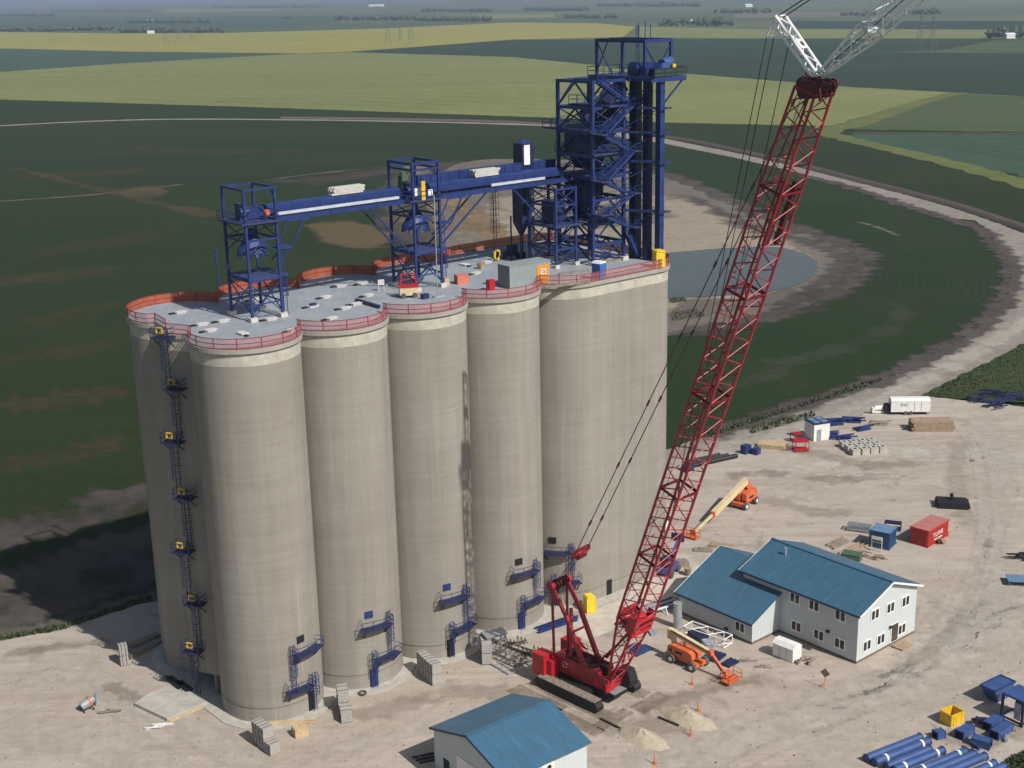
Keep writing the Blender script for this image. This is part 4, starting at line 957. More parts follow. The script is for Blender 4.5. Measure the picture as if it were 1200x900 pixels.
# ------------------------------------------------------------------ things standing on the roof
cab = [G(581, 310, 47), G(597, 313, 47), G(645, 305, 47)]
o_ = cab[1]; dx = cab[2]-cab[1]; dy = cab[0]-cab[1]; L_, W_ = dx.length, min(3.4, abs(dy.length)); yw = math.atan2(dx.y, dx.x)
ct = thing('site_cabin', 'grey corrugated cabin with an orange door on the roof', 'cabin', Vector((o_.x, o_.y, ZD)), yw)
mb = MB(); mb.box((L_/2, W_/2, 1.4), (L_, W_, 2.8)); mb.build('wall', 'cabin', ct)
mb = MB(); mb.box((L_/2, W_/2, 2.84), (L_+.1, W_+.1, .08)); mb.build('roof', 'cabin', ct)
mb = MB(); mb.box((L_-1.25, -.03, 1.2), (1.9, .06, 2.3)); dr = mb.build('door', 'yellow', ct); dr.data.materials[0] = simple('orange_door', (.72, .27, .03), .5, .12, 1)
mb = MB(); mb.box((L_-1.2, -.08, 1.55), (.75, .05, .7)); mb.build('sign', 'white', dr)
mb = MB(); [mb.box((L_-1.2+x, -.12, 1.55+z), (.14, .03, .14)) for x, z in ((-.18, .12), (.05, .16), (.2, .0), (-.1, -.14), (.12, -.16))]; mb.build('sign_mark', 'black', dr)
mb = MB(); mb.box((L_-3.6, -.35, .6), (1.2, .08, 1.2)); solo('white_board', MB().box((0, 0, .65), (1.3, .08, 1.3)), 'white', 'white sheet leaning by the cabin at the rail', 'board', on_roof(621, 333), yw)
def portable(label, mat, top, loc, yaw, name='portable_toilet', cat='portable toilet'):
    t = thing(name, label, cat, loc, yaw)
    mb = MB(); mb.box((0, 0, 1.05), (1.2, 1.2, 2.1))
    for sx in (-.6, .6):
        for sy in (-.6, .6): mb.box((sx, sy, 1.05), (.1, .1, 2.12))
    mb.build('cabin', mat, t)
    mb = MB(); mb.extrude([(-.68, 0), (.68, 0), (.5, .22), (-.5, .22)], (0, 0, 2.1), (1, 0, 0), (0, 0, 1), (0, 1, 0), 1.34); mb.build('roof', top, t)
    mb = MB(); mb.box((0, -.62, 1.0), (.75, .05, 1.75)); mb.build('door', mat, t)
portable('blue portable toilet with a white roof on the silo top', 'portable_blue', 'white', on_roof(702, 327), TH+R(10))
portable('bright yellow cabinet at the right-hand roof corner', 'yellow_bright', 'yellow_bright', on_roof(772, 313), TH-R(20), 'yellow_cabinet', 'cabinet')
# lighting cart
lc = thing('lighting_cart', 'beige equipment cart with red hood under the middle tower', 'equipment cart', on_roof(479, 348), TH-R(28))
MB().box((0, 0, .8), (2.2, 1.2, 1.0)).build('body', 'cream', lc); MB().box((0, 0, 1.4), (2.4, 1.3, .25)).build('hood', 'red_bright', lc)
mb = MB(); [mb.tube((x, y, .32), (x, y+.2, .32), .32, 12) for x in (-.7, .7) for y in (-.75, .55)]; mb.build('wheel', 'tyre', lc)
mb = MB(); [mb.bar((x, y, 1.5), (x*.8, y*.7, 2.9), .09) for x in (-1, 1) for y in (-.5, .5)]; mb.bar((-.8, -.35, 2.9), (.8, .35, 2.9), .09); mb.bar((-.8, .35, 2.9), (.8, -.35, 2.9), .09); mb.bar((-.9, 0, 2.1), (.9, .3, 2.3), .09); mb.build('mast_frame', 'red_bright', lc)
def crate(px, py, d, mat, label, yaw=0, z=ZD, name='crate'):
    mb = MB(); mb.box((0, 0, d[2]/2+.08), d); mb.box((0, 0, .05), (d[0]*1.04, d[1]*1.04, .1))
    for sx in (-1, 1): mb.box((sx*d[0]*.5, 0, d[2]/2+.08), (.06, d[1]*1.02, d[2]*1.03))
    mb.box((0, 0, d[2]+.1), (d[0]*1.03, d[1]*1.03, .07))
    return solo(name, mb, mat, label, 'crate', G(px, py, z), TH+yaw)
crate(541, 332, (1.5, 1.2, 1.0), 'pink', 'salmon red crate on the roof between middle tower and cabin', R(-15))
crate(522, 334, (.7, .7, .8), 'wood_new', 'small tan crate beside the middle tower foot', R(5))
crate(575, 340, (.8, .7, 1.2), 'red_bright', 'red cabinet at the left end of the grey cabin', R(0))
crate(563, 315, (.7, .6, .7), 'wood', 'small brown box behind the salmon crate', R(20))
mc = thing('hose_machine', 'dark pump unit with a coiled yellow hose at the back roof edge', 'pump', on_roof(592, 303), TH+R(-8))
mb = MB(); mb.box((.4, 0, .8), (2.6, 1.2, .9)); mb.box((1.2, 0, 1.5), (1.2, 1.0, .7)); mb.box((-.6, 0, .3), (1, .9, .5)); mb.build('body', 'blue_dark', mc)
mb = MB(); 
for k in range(16): a, b = 2*math.pi*k/16, 2*math.pi*(k+1)/16; mb.bar((-1.5+.55*math.cos(a), -.4+.2*math.cos(a), .75+.65*math.sin(a)), (-1.5+.55*math.cos(b), -.4+.2*math.cos(b), .75+.65*math.sin(b)), .2)
mb.build('hose', 'yellow_bright', mc)
hatch_px = [(211, 367), (236, 381), (246, 388), (261, 377), (285, 392), (317, 375), (399, 336), (381, 349), (366, 360), (417, 357), (431, 347), (388, 374), (557, 321), (570, 308), (404, 362), (343, 388), (455, 334), (545, 311), (424, 333), (299, 352)]
hatch0 = None
for i, (x, y) in enumerate(hatch_px):
    if hatch0 is None:
        hatch0 = thing('roof_hatch', 'pale low hatch cover lying on the roof deck', 'roof hatch', on_roof(x, y), TH, 'pale hatch covers on the roof')
        MB().box((0, 0, .08), (1.2, .8, .16)).build('curb', 'plinth', hatch0)
        MB().box((.12, 0, .19), (1.3, .92, .06)).build('lid', 'roof_hatch', hatch0)
        mb = MB(); mb.box((-1.0, .15, .08), (.6, .4, .16)); mb.build('block', 'dark', hatch0)
    else: dup(hatch0, on_roof(x, y), TH+R(random.choice((0, 0, 90, 12, -8))))
mb = MB(); mb.bar((-2.6, 0, .2), (2.6, 0, .2), .28, .3); mb.bar((-2.6, 0, .36), (2.6, 0, .36), .4, .05)
pa, pb = on_roof(416, 353), on_roof(446, 362); dd = pb-pa
solo('steel_beam', mb, 'blue_dark', 'dark steel beam lying on the roof near the front rail', 'beam', (pa+pb)/2, math.atan2(dd.y, dd.x))
mb = MB(); [mb.bar((x, 0, 0), (x, 0, 1.4), .08) for x in (-.35, .35)]; mb.box((0, 0, 1.1), (.8, .06, .7)); mb.bar((-.35, .6, 0), (-.35, 0, 1.2), .06)
solo('panel_stand', mb, 'roof_hatch', 'small pale panel on legs at left of the red hooded cart', 'stand', on_roof(447, 341), TH-R(20))
mb = MB(); mb.tube((0, 0, 0), (0, 0, 5.6), .12, 8); mb.box((0, 0, .08), (.5, .5, .16)); mb.tube((0, 0, 5.6), (0, 0, 5.9), .2, 8)
solo('mast_pole', mb, 'blue', 'slim blue pole at the back roof edge left of the first tower', 'pole', on_roof(257, 346), 0)
mb = MB(); mb.tube((0, 0, 0), (0, 0, 12.4), .07, 8); mb.box((0, 0, .1), (1.3, .5, .2)); mb.box((.5, .4, .06), (1.6, .3, .12))
solo('lifting_pole', mb, 'galv', 'tall thin grey pole in front of the middle tower', 'pole', on_roof(513, 348), TH)
for i, (x, y, d, mt, lb) in enumerate([(367, 360, .5, 'blue', 'small blue bin on the roof left of the dark beam'), (498, 350, .6, 'blue_dark', 'small dark toolbox right of the red hooded cart'), (641, 303, .7, 'red_bright', 'red drum with white lid under the support tower'), (610, 302, .8, 'blue_dark', 'dark low box at the back rail behind the cabin')]):
    t = thing('drum' if 'drum' in lb else 'tool_box', lb, 'drum' if 'drum' in lb else 'box', on_roof(x, y), TH)
    mb = MB(); (mb.tube((0, 0, 0), (0, 0, 1.0), .4, 12) if 'drum' in lb else mb.box((0, 0, d*.45), (d*1.5, d, d*.9))); mb.build('body', mt, t)
    mb = MB(); (mb.tube((0, 0, 1.0), (0, 0, 1.4), .33, 12, .2) if 'drum' in lb else mb.box((0, 0, d*.93), (d*1.55, d*1.05, d*.1))); mb.build('lid', 'white' if 'drum' in lb else mt, t)
for (x0, y0, x1, y1, lb) in [(655, 322, 690, 318, 'loose plank lying by the feet of the support tower'), (706, 309, 735, 303, 'plank stack lying by the right column of the head tower'), (640, 338, 690, 331, 'long timber along the front rail right of the cabin')]:
    pa, pb = on_roof(x0, y0), on_roof(x1, y1); dd = pb-pa; bundle('plank', 'wood_grey', (pa+pb)/2, math.atan2(dd.y, dd.x), (dd.length, .6, .25), lb, 'plank')

# ------------------------------------------------------------------ crawler crane
CAZ = R(-46); CO = Vector((8.2, 144.6, 0))
cr = thing('crawler_crane', 'huge red lattice-boom crawler crane with a white luffing jib', 'crane', CO, CAZ)
for sgn in (-1, 1):
    mb = MB(); prof = [(-4.9+.35*0, .25), (-4.6, 0), (4.6, 0), (4.95, .3), (5.0, .8), (4.7, 1.25), (4.3, 1.36), (-4.3, 1.36), (-4.75, 1.22), (-5.0, .75)]
    mb.extrude(prof, (0, 3.3*sgn, .02), (1, 0, 0), (0, 0, 1), (0, 1, 0), 1.15)
    tr = mb.build('track', 'black', cr)
    mb = MB(); x = -4.4
    while x < 4.5: mb.box((x, 3.3*sgn, 1.41), (.3, 1.25, .1)); x += .42
    mb.build('track_shoes', 'wood_grey', tr)
    for k in range(9):
        MB().tube((-3.8+k*.95, 3.3*sgn-.6, .42), (-3.8+k*.95, 3.3*sgn+.6, .42), .36, 10).build('roller', 'black', tr)
mb = MB(); mb.box((0, 0, .95), (4.4, 5.6, .8)); mb.box((3.2, 0, .9), (2.6, 2.2, .7)); mb.box((-3.2, 0, .9), (2.6, 2.2, .7)); mb.box((4.3, .2, 1.1), (1.4, 2.4, .5)); mb.tube((0, 0, 1.3), (0, 0, 1.75), 1.5, 20); mb.build('carbody', 'black', cr)
mb = MB(); mb.box((4.35, .2, 1.37), (1.35, 2.2, .06)); mb.build('front_plate', 'galv', cr)
mb = MB(); mb.box((-.3, 0, 1.95), (9.0, 3.1, .5)); mb.box((-.9, -1.4, 2.9), (7.2, .3, 1.5)); mb.box((-.9, 1.4, 2.9), (7.2, .3, 1.5)); mb.box((-3.6, 0, 2.8), (1.6, 2.6, 1.3)); mb.box((3.6, -1.2, 2.7), (1.8, .5, 1.1)); mb.box((3.4, 1.2, 2.7), (1.8, .5, 1.1)); mb.box((1.6, -.1, 2.6), (.6, 2.5, .9))
mb.build('upper_body', 'red', cr)
mb = MB(); mb.box((4.3, -.9, 2.2), (.25, 1.5, 1.1)); mb.build('front_cover', 'red_bright', cr)
for sgn in (-1, 1):
    mb = MB()
    for k in range(7): mb.box((-5.0, 2.45*sgn, 1.35+k*.4), (1.9, 1.7, .37))
    mb.box((-3.7, 2.2*sgn, 2.3), (.9, 1.2, 2.0)); mb.build('counterweight', 'red_bright', cr)
mb = MB()
for x, r_ in ((-1.9, .62), (-.4, .7), (1.0, .6)): mb.tube((x, -1.15, 2.9), (x, 1.15, 2.9), r_, 14); mb.tube((x, -1.2, 2.9), (x, -1.1, 2.9), r_*1.3, 14); mb.tube((x, 1.1, 2.9), (x, 1.2, 2.9), r_*1.3, 14)
mb.build('winch_drums', 'red_dark', cr)
mb = MB(); mb.box((2.2, .9, 3.1), (1.2, 1.0, .9)); mb.bar((-2.5, -.6, 3.5), (1.2, -.6, 3.5), .2); mb.box((-2.9, .7, 3.6), (1.4, .9, .5)); mb.tube((-2.9, -.5, 3.4), (-2.9, -.5, 4.2), .12, 8); mb.build('engine_parts', 'black', cr)
# emblem: a broken white ring on the body side
mb = MB()
for a0 in (0, 90, 180, 270):
    for k in range(3):
        a, b = R(a0+18+k*18), R(a0+18+(k+1)*18)
        mb.bar((-2.2+.36*math.cos(a), -1.57, 2.9+.36*math.sin(a)), (-2.2+.36*math.cos(b), -1.57, 2.9+.36*math.sin(b)), .16, .05)
mb.build('emblem', 'white', cr)
# cab
mb = MB(); mb.extrude([(-.9, 0), (.8, 0), (1.0, 1.0), (.5, 2.1), (-.9, 2.1)], (4.6, 1.9, 1.5), (1, 0, 0), (0, 0, 1), (0, 1, 0), 1.3); cb = mb.build('cab', 'black', cr)
mb = MB(); mb.box((4.5, 1.23, 2.7), (1.3, .04, .9)); mb.bar((5.55, 1.9, 2.7), (5.2, 1.9, 3.5), 1.1, .04); mb.build('cab_window', 'window', cb)
mb = MB()
for y in (-1.75, 1.75):
    for z in (3.95, 4.4): mb.bar((-4.2, y, z), (2.4, y, z), .05)
    for k in range(6): mb.bar((-4.2+k*1.3, y, 3.5), (-4.2+k*1.3, y, 4.4), .05)
mb.build('handrail', 'red', cr)
# gantry
GT = Vector((-4.5, 0, 12.3))
for y in (-1.25, 1.25):
    MB().tube((-4.3, y, 3.3), (GT.x, y, GT.z), .17, 8).build('gantry_rear_leg', 'red', cr)
    mb = MB(); mb.bar((.6, y, 3.6), (-2.2, y*1.0, 9.0), .42, .5); mb.bar((-2.2, y, 9.0), (GT.x, y, GT.z), .34, .42); mb.tube((.6, y-.2, 3.6), (.6, y+.2, 3.6), .5, 10); mb.build('gantry_strut', 'red', cr)
mb = MB(); mb.bar((GT.x, -1.5, GT.z), (GT.x, 1.5, GT.z), .6, .6); mb.tube((GT.x, -1.7, GT.z), (GT.x, -1.2, GT.z), .55, 12); mb.tube((GT.x, 1.2, GT.z), (GT.x, 1.7, GT.z), .55, 12)
mb.bar((-1.3, -1.25, 7.3), (-1.3, 1.25, 7.3), .2); mb.bar((-1.3, -1.25, 7.3), (-.2, 0, 5.0), .2); mb.bar((-2.6, 0, 9.6), (-1.5, -1.2, 4.2), .3); mb.build('gantry_head', 'red', cr)
mb = MB()
for y in (-.75, -.35, .35, .75): mb.tube((GT.x+.1, y-.07, GT.z), (GT.x+.1, y+.07, GT.z), .62, 14)
mb.build('gantry_sheaves', 'red_dark', cr)

def lattice(mb, p, q, w, h, pitch, r, rl, side=(0, 1, 0), t0=1., t1=1., h0=None, h1=None):
    """four chord lattice from p to q; w across `side`, h in the lifting plane; t0/t1 scale the ends"""
    p, q = Vector(p), Vector(q); d = (q-p); L = d.length; d.normalize(); s_ = Vector(side); u = d.cross(s_).normalized()
    n = max(2, round(L/pitch)); rows = []
    for k in range(n+1):
        f = k/n; sw = (t0+(t1-t0)*f)*w/2; sh = ((h0 or t0)+((h1 or t1)-(h0 or t0))*f)*h/2; c = p+d*L*f
        rows.append([c-s_*sw-u*sh, c+s_*sw-u*sh, c+s_*sw+u*sh, c-s_*sw+u*sh])
    for a, b in zip(rows, rows[1:]):
        for i in range(4): mb.tube(a[i], b[i], r, 6, caps=False)
    for k, (a, b) in enumerate(zip(rows, rows[1:])):
        for i in range(4):
            j = (i+1) % 4
            if k % 2 == 0: mb.tube(a[i], b[j], rl, 5, caps=False)
            else: mb.tube(a[j], b[i], rl, 5, caps=False)
    for rw in (rows[0], rows[-1]):
        for i in range(4): mb.tube(rw[i], rw[(i+1) % 4], rl*1.4, 5, caps=False)
    return rows
BF, BT = Vector((4.2, 0, 2.6)), Vector((28.4, 0, 71.5)); bd = (BT-BF).normalized(); BL = (BT-BF).length
bu = Vector((0, 1, 0)).cross(bd).normalized()          # towards the rear / up side or the front
cuts = [0, 9.5, 18.5, 27.5, 39.5, 51.5, 62.5, 72.2]
for k, (s0_, s1_) in enumerate(zip(cuts, cuts[1:])):
    mb = MB()
    kw = dict(t0=.62, h0=.10, t1=1, h1=1) if k == 0 else dict(t0=1, t1=.86, h0=1, h1=.9) if k == len(cuts)-2 else {}
    rows = lattice(mb, BF+bd*s0_, BF+bd*s1_, 3.25, 2.5, 1.35, .15 if k < 5 else .13, .066, **kw)
    for rw in (rows[0], rows[-1]):
        if k == 0 and rw is rows[0]: continue
        for i in range(4): mb.tube(rw[i], rw[(i+1) % 4], .14, 6)
        mb.tube(rw[0], rw[2], .08, 5)
    mb.build('boom_section', 'red', cr)
mb = MB()
for y in (-1.7, 1.7): mb.extrude([(-1.0, .2), (1.0, .2), (1.2, 1.3), (-1.0, 1.3)], BF+bd*9.6+Vector((0, y, 0)), bd, bu, (0, 1, 0), .1)
for s_ in (8.4, 9.3, 10.2): mb.bar(BF+bd*s_+Vector((0, -1.7, 0))+bu*1.2, BF+bd*s_+Vector((0, 1.7, 0))+bu*1.2, .4, .3); mb.bar(BF+bd*s_+Vector((0, -1.7, 0))-bu*1.2, BF+bd*s_+Vector((0, 1.7, 0))-bu*1.2, .35, .25)
mb.tube(BF+bd*9.2+Vector((0, -1.3, 0)), BF+bd*9.2+Vector((0, 1.3, 0)), .75, 14)
mb.build('boom_winch', 'red_bright', cr)
mb = MB()
for y in (-1.2, 1.2): mb.bar(BF+bd*57+Vector((0, y*.75, 0))+bu*.9, BF+bd*63.5+Vector((0, y*.7, 0))+bu*.9, .5, .45)
mb.build('jib_stop', 'red_dark', cr)
mb = MB()
for y in (-1.3, -.97, -.64, -.3, 0, .3, .64, .97, 1.3):
    for dx_, dz_, r_ in ((-.75, .15, .55), (.1, -.3, .62), (.85, -.05, .55)): mb.tube(BT+Vector((dx_, y-.08, dz_-.35+.1*math.sin(y*5))), BT+Vector((dx_, y+.08, dz_-.35+.1*math.sin(y*5))), r_, 12)
for y in (-1.45, -.8, -.15, .15, .8, 1.45): mb.extrude([(-1.2, -.2), (-.7, .45), (.7, .4), (1.25, -.1), (.9, -1.1), (-.8, -1.2)], BT+Vector((0, y, -.35)), (1, 0, 0), (0, 0, 1), (0, 1, 0), .12)
mb.box(BT+Vector((0, 0, -.75)), (1.6, 2.6, .7)); mb.bar(BT+Vector((1.5, -1.9, -.5)), BT+Vector((1.7, -1.9, -1.6)), .2); mb.bar(BT+Vector((-1.6, 1.2, 0)), BT+Vector((-2.0, 1.2, .6)), .16)
mb.build('boom_head', 'red_dark', cr)
# white jib, strut and pendants
J0 = Vector((29.0, 0, 72.2)); jd = Vector((7.7, 0, 6.2)).normalized(); JT = J0+jd*33
mb = MB(); lattice(mb, J0, J0+jd*6, 1.9, 1.7, 1.3, .10, .05, t0=.3, t1=1); lattice(mb, J0+jd*6, J0+jd*28, 1.9, 1.7, 1.4, .10, .05); lattice(mb, J0+jd*28, JT, 1.9, 1.7, 1.3, .10, .05, t0=1, t1=.4)
for s_ in (6, 17): mb.box(J0+jd*s_, (.5, 1.9, .5))
mb.build('luffing_jib', 'white_steel', cr)
S0, S1 = Vector((28.5, 0, 72.1)), Vector((24.0, 0, 76.9)); sd_ = (S1-S0).normalized(); su = Vector((0, 1, 0)).cross(sd_).normalized()
mb = MB(); lattice(mb, S0, S1, 1.5, .7, 1.1, .13, .06, t0=.8, t1=1)
mb.bar(S1+Vector((0, -.8, 0)), S1+Vector((0, .8, 0)), .3)
A_, B_, C_ = S1, Vector((23.2, 0, 75.3)), Vector((25.7, 0, 75.35))
for y in (-.6, .6):
    mb.tube(A_+Vector((0, y, 0)), B_+Vector((0, y, 0)), .08, 6); mb.tube(B_+Vector((0, y, 0)), C_+Vector((0, y, 0)), .08, 6); mb.tube((A_+C_)/2+Vector((0, y, .5)), B_.lerp(C_, .5)+Vector((0, y, 0)), .06, 6)
mb.tube(B_+Vector((0, -.6, 0)), B_+Vector((0, .6, 0)), .08, 6); mb.build('jib_strut', 'white_steel', cr)
mb = MB(); pc = S0.lerp(S1, .48); q = pc-su*.45; mb.bar(q-sd_*.55+Vector((0, -.1, 0)), q+sd_*.55+Vector((0, -.1, 0)), 1.1, .05); q2 = pc+su*.45; mb.bar(q2-sd_*.55, q2+sd_*.55, 1.1, .05); pp = mb.build('emblem_plate', 'white', cr)
mb = MB()
for qq, sg in ((pc-su*.49, -1), (pc+su*.49, 1)):
    for k in range(4):
        a = k*math.pi/4; v = sd_*math.cos(a)+Vector((0, 1, 0))*math.sin(a); mb.bar(qq-v*.3, qq+v*.3, .09, .04)
mb.build('emblem', 'black', pp)
mb = MB()
for y in (-1.0, 1.0):
    p0, p1 = Vector((-.8, y, 17.5)), BT+Vector((-.9, y*.95, -.3)); mb.tube(p0, p1, .055, 6)
    k = 4.5
    while k < (p1-p0).length: c = p0+(p1-p0).normalized()*k; mb.tube(c, c+(p1-p0).normalized()*.7, .12, 6); k += 9
mb.build('boom_pendants', 'red_dark', cr)
mb = MB(); mb.bar((-.8, -1.25, 17.4), (-.8, 1.25, 17.6), .4, .5); mb.tube((-1.0, -.7, 17.0), (-1.0, .5, 17.1), .6, 12); mb.bar((-.8, -1.2, 17.4), (-1.3, -1.1, 16.6), .3); mb.bar((-.8, 1.2, 17.6), (-1.3, 1.1, 16.7), .3); mb.build('equalizer', 'red', cr)
mb = MB()
for y0, y1 in ((-.7, -.7), (-.25, -.3), (.3, .35), (.65, .75)): mb.tube((-1.1, y0, 17), (GT.x+.2, y1, GT.z+.4), .035, 5)
mb.tube((GT.x, -.3, GT.z), (-1.9, -.2, 3.4), .03, 5); mb.tube((GT.x, .3, GT.z), (-1.9, .2, 3.4), .03, 5)
mb.tube(B_+Vector((0, -.5, 0)), (12.6, -.5, 24.5), .045, 5); mb.tube(B_+Vector((.1, .5, 0)), (13.4, .5, 28.5), .045, 5)
mb.tube(C_+Vector((0, -.4, 0)), (17.5, -.5, 37.8), .045, 5)
mb.tube(S1+Vector((0, -.6, 0)), JT+Vector((0, -.5, .5)), .06, 5); mb.tube(S1+Vector((0, .6, 0)), JT+Vector((0, .5, .5)), .06, 5)
mb.tube(BT+Vector((-.7, .1, 0)), JT+Vector((0, 0, -.4)), .05, 5)
mb.tube(BT+Vector((-1.2, .3, 0)), (5.3, .3, 12), .035, 5)
mb.build('wire_ropes', 'cable', cr)
mb = MB(); mb.tube(BF+bd*1.2+Vector((-2.6, 1.1, .6)), BF+bd*9+Vector((0, 1.1, 0)), .16, 8); mb.tube((.8, 1.2, 3.4), BF+bd*7.5+Vector((-.3, 1.3, 0)), .13, 8); mb.build('boom_prop', 'red', cr)
# timber mats under and around the crane
for i, (x, y, l, w_, lb) in enumerate([(0, -3.3, 12.6, 2.2, 'long timber mat under the near crane track'), (0, 3.3, 12.6, 2.2, 'long timber mat under the far crane track'), (-2.6, -6.0, 8.0, 2.4, 'timber mat at left behind the near crane track'), (6.9, -3.2, 1.8, 5.4, 'weathered timber mat in front of the near crane track'), (7.6, 2.6, 2.2, 5.2, 'weathered timber mat in front of the crane cab'), (3.4, -6.6, 9.4, 1.9, 'dark edged timber mat beside the blue shed roof')]):
    mb = MB(); nb = int(max(2, w_/.35 if l > w_ else l/.35))
    for k in range(nb):
        if l > w_: mb.box((random.uniform(-.1, .1), -w_/2+(k+.5)*w_/nb, 0), (l*random.uniform(.96, 1), w_/nb*.93, .2))
        else: mb.box((-l/2+(k+.5)*l/nb, random.uniform(-.1, .1), 0), (l/nb*.93, w_*random.uniform(.96, 1), .2))
    a = Vector((math.cos(CAZ), math.sin(CAZ), 0)); b_ = Vector((-a.y, a.x, 0)); zz = -.085 if i > 1 else -.09
    solo('timber_mat', mb, 'wood_grey', lb, 'crane mat', CO+a*x+b_*y+Vector((0, 0, zz)), CAZ)

# ------------------------------------------------------------------ office building
OTH = R(40.2); OO = Vector((41.2, 149.0, 0)); OQ = Vector((math.cos(OTH), math.sin(OTH), 0)); OP = Vector((-OQ.y, OQ.x, 0))
# local frame: x along the gable (q), y along the long front (p)
def wallhit(px, py, axis, at):
    d = fw + CX*((px-600)/F_PX) + CU*((450-py)/F_PX); o = Vector((0, 0, HC))-OO
    if axis == 'q': t = (at-o.dot(OQ))/d.dot(OQ); p = o+d*t; return p.dot(OP), p.z
    t = (at-o.dot(OP))/d.dot(OP); p = o+d*t; return p.dot(OQ), p.z
ob = thing('office_building', 'pale two-storey office building with blue metal roof and low wing', 'building', OO, OTH)
W_, L_ = 12.3, 17.9; E_, RZ = 6.75, 9.05; WL, WQ0, WQ1, WE, WR = (11.9, 24.3), -5.3, 11.7, 3.15, 6.95
mb = MB(); mb.box((W_/2, L_/2, .1), (W_-.1, L_-.1, .7)); mb.box(((WQ0+WQ1)/2, (WL[0]+WL[1])/2, .09), (WQ1-WQ0-.1, WL[1]-WL[0]-.1, .68)); mb.build('foundation', 'foundation', ob)
# walls of the main block: one siding, sunlit gables painted lighter than the long sides
z0 = .36
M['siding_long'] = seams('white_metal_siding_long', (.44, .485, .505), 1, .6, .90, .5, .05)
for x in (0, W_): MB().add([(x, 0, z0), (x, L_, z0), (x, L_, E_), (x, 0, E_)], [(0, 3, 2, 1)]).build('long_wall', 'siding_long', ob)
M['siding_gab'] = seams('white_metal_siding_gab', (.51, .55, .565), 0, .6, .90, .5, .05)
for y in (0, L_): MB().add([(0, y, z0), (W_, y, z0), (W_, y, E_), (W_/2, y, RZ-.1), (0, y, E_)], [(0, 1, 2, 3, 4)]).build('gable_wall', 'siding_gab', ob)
def gable_roof(name, x0, x1, xr, y0, y1, ze, zr, oh, th, mat, parent):
    sl = (zr-ze)/(xr-x0); 
    mb = MB()
    for sgn, xe in ((-1, x0-oh), (1, x1+oh)):
        zE = ze-sl*oh
        P = [(xe, y0, zE), (xr, y0, zr), (xr, y1, zr), (xe, y1, zE)]
        P += [(x, y, z+th) for x, y, z in P]
        mb.add(P, [(0, 1, 2, 3), (7, 6, 5, 4), (0, 4, 5, 1), (2, 6, 7, 3), (3, 7, 4, 0)])
    return mb.build(name, mat, parent)
M['roof_main'] = seams('blue_metal_roof_main', (.046, .120, .192), 1, .9, .8, .42)
rf = gable_roof('roof', 0, W_, W_/2, -.55, L_+.45, E_, RZ, .5, .14, 'roof_main', ob)
mb = MB(); mb.bar((W_/2, -.56, RZ+.17), (W_/2, L_+.46, RZ+.17), .4, .08); mb.build('ridge_cap', 'roof_main', rf)
mb = MB(); mb.tube((W_*.36, L_-3.2, RZ-.9), (W_*.36, L_-3.2, RZ+.3), .14, 8); mb.tube((W_*.36, L_-3.2, RZ+.3), (W_*.36, L_-3.2, RZ+.42), .2, 8); mb.build('vent_pipe', 'galv', rf)
zE = E_-(RZ-E_)/(W_/2)*.5
for y in (-.58, L_+.48):
    mb = MB()
    for x in (-.5, W_+.5): mb.bar((x, y, zE+.02), (W_/2, y, RZ+.02), .06, .26)
    mb.build('rake_trim', 'white', rf)
# wing
y0, y1 = WL; xr = (WQ0+WQ1)/2
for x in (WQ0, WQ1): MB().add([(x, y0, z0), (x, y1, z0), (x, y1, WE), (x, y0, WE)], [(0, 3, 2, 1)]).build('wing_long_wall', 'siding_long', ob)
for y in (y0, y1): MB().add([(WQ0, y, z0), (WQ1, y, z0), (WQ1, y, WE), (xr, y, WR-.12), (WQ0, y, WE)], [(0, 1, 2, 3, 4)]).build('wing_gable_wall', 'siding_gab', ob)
wr = gable_roof('wing_roof', WQ0, WQ1, xr, y0-.35, y1+.45, WE, WR, .5, .13, 'roof_main', ob)
mb = MB(); mb.bar((WQ0-.5, y1+.48, WE-.2), (xr, y1+.48, WR+.02), .06, .26); mb.bar((WQ1+.5, y1+.48, WE-.2), (xr, y1+.48, WR+.02), .06, .26); mb.build('rake_trim', 'white', wr)
mb = MB()
for (x, ya, yb, z) in ((-.5, -.55, L_+.45, E_-.2), ): mb.bar((x-.05, ya, z), (x-.05, yb, z), .14, .14)
mb.bar((WQ0-.56, y0-.35, WE-.24), (WQ0-.56, y1+.45, WE-.24), .13, .13); mb.build('gutter', 'blue_dark', ob)
def window(axis, at, px, py, w=1.4, h=1.25):
    s_, z = wallhit(px, py, axis, at); sg = -1
    mb = MB(); pane = MB()
    if axis == 'q':   # wall plane x = at, window spans y
        mb.box((at-.03, s_, z), (.08, w+.24, h+.24)); 
        for k in (-1, 1): pane.box((at-.075, s_+k*w*.27, z), (.03, w*.40, h*.9))
    else:
        mb.box((s_, at-.03, z), (w+.24, .08, h+.24))
        for k in (-1, 1): pane.box((s_+k*w*.27, at-.075, z), (w*.40, .03, h*.9))
    f = mb.build('window', 'white', ob); pane.build('pane', 'window', f)
for x, y in ((931.8, 701), (954.2, 709.6), (985, 721.6), (933.4, 733.8), (959.8, 744), (984.2, 754.2)): window('q', 0, x, y)
for x, y in ((1025.2, 719.8), (1043.3, 711.8), (1061, 704.2), (1015.6, 756.2), (1031.8, 748.8), (1056.4, 736.8)): window('p', 0, x, y, 1.45)
window('q', WQ0, 867.4, 734.6)
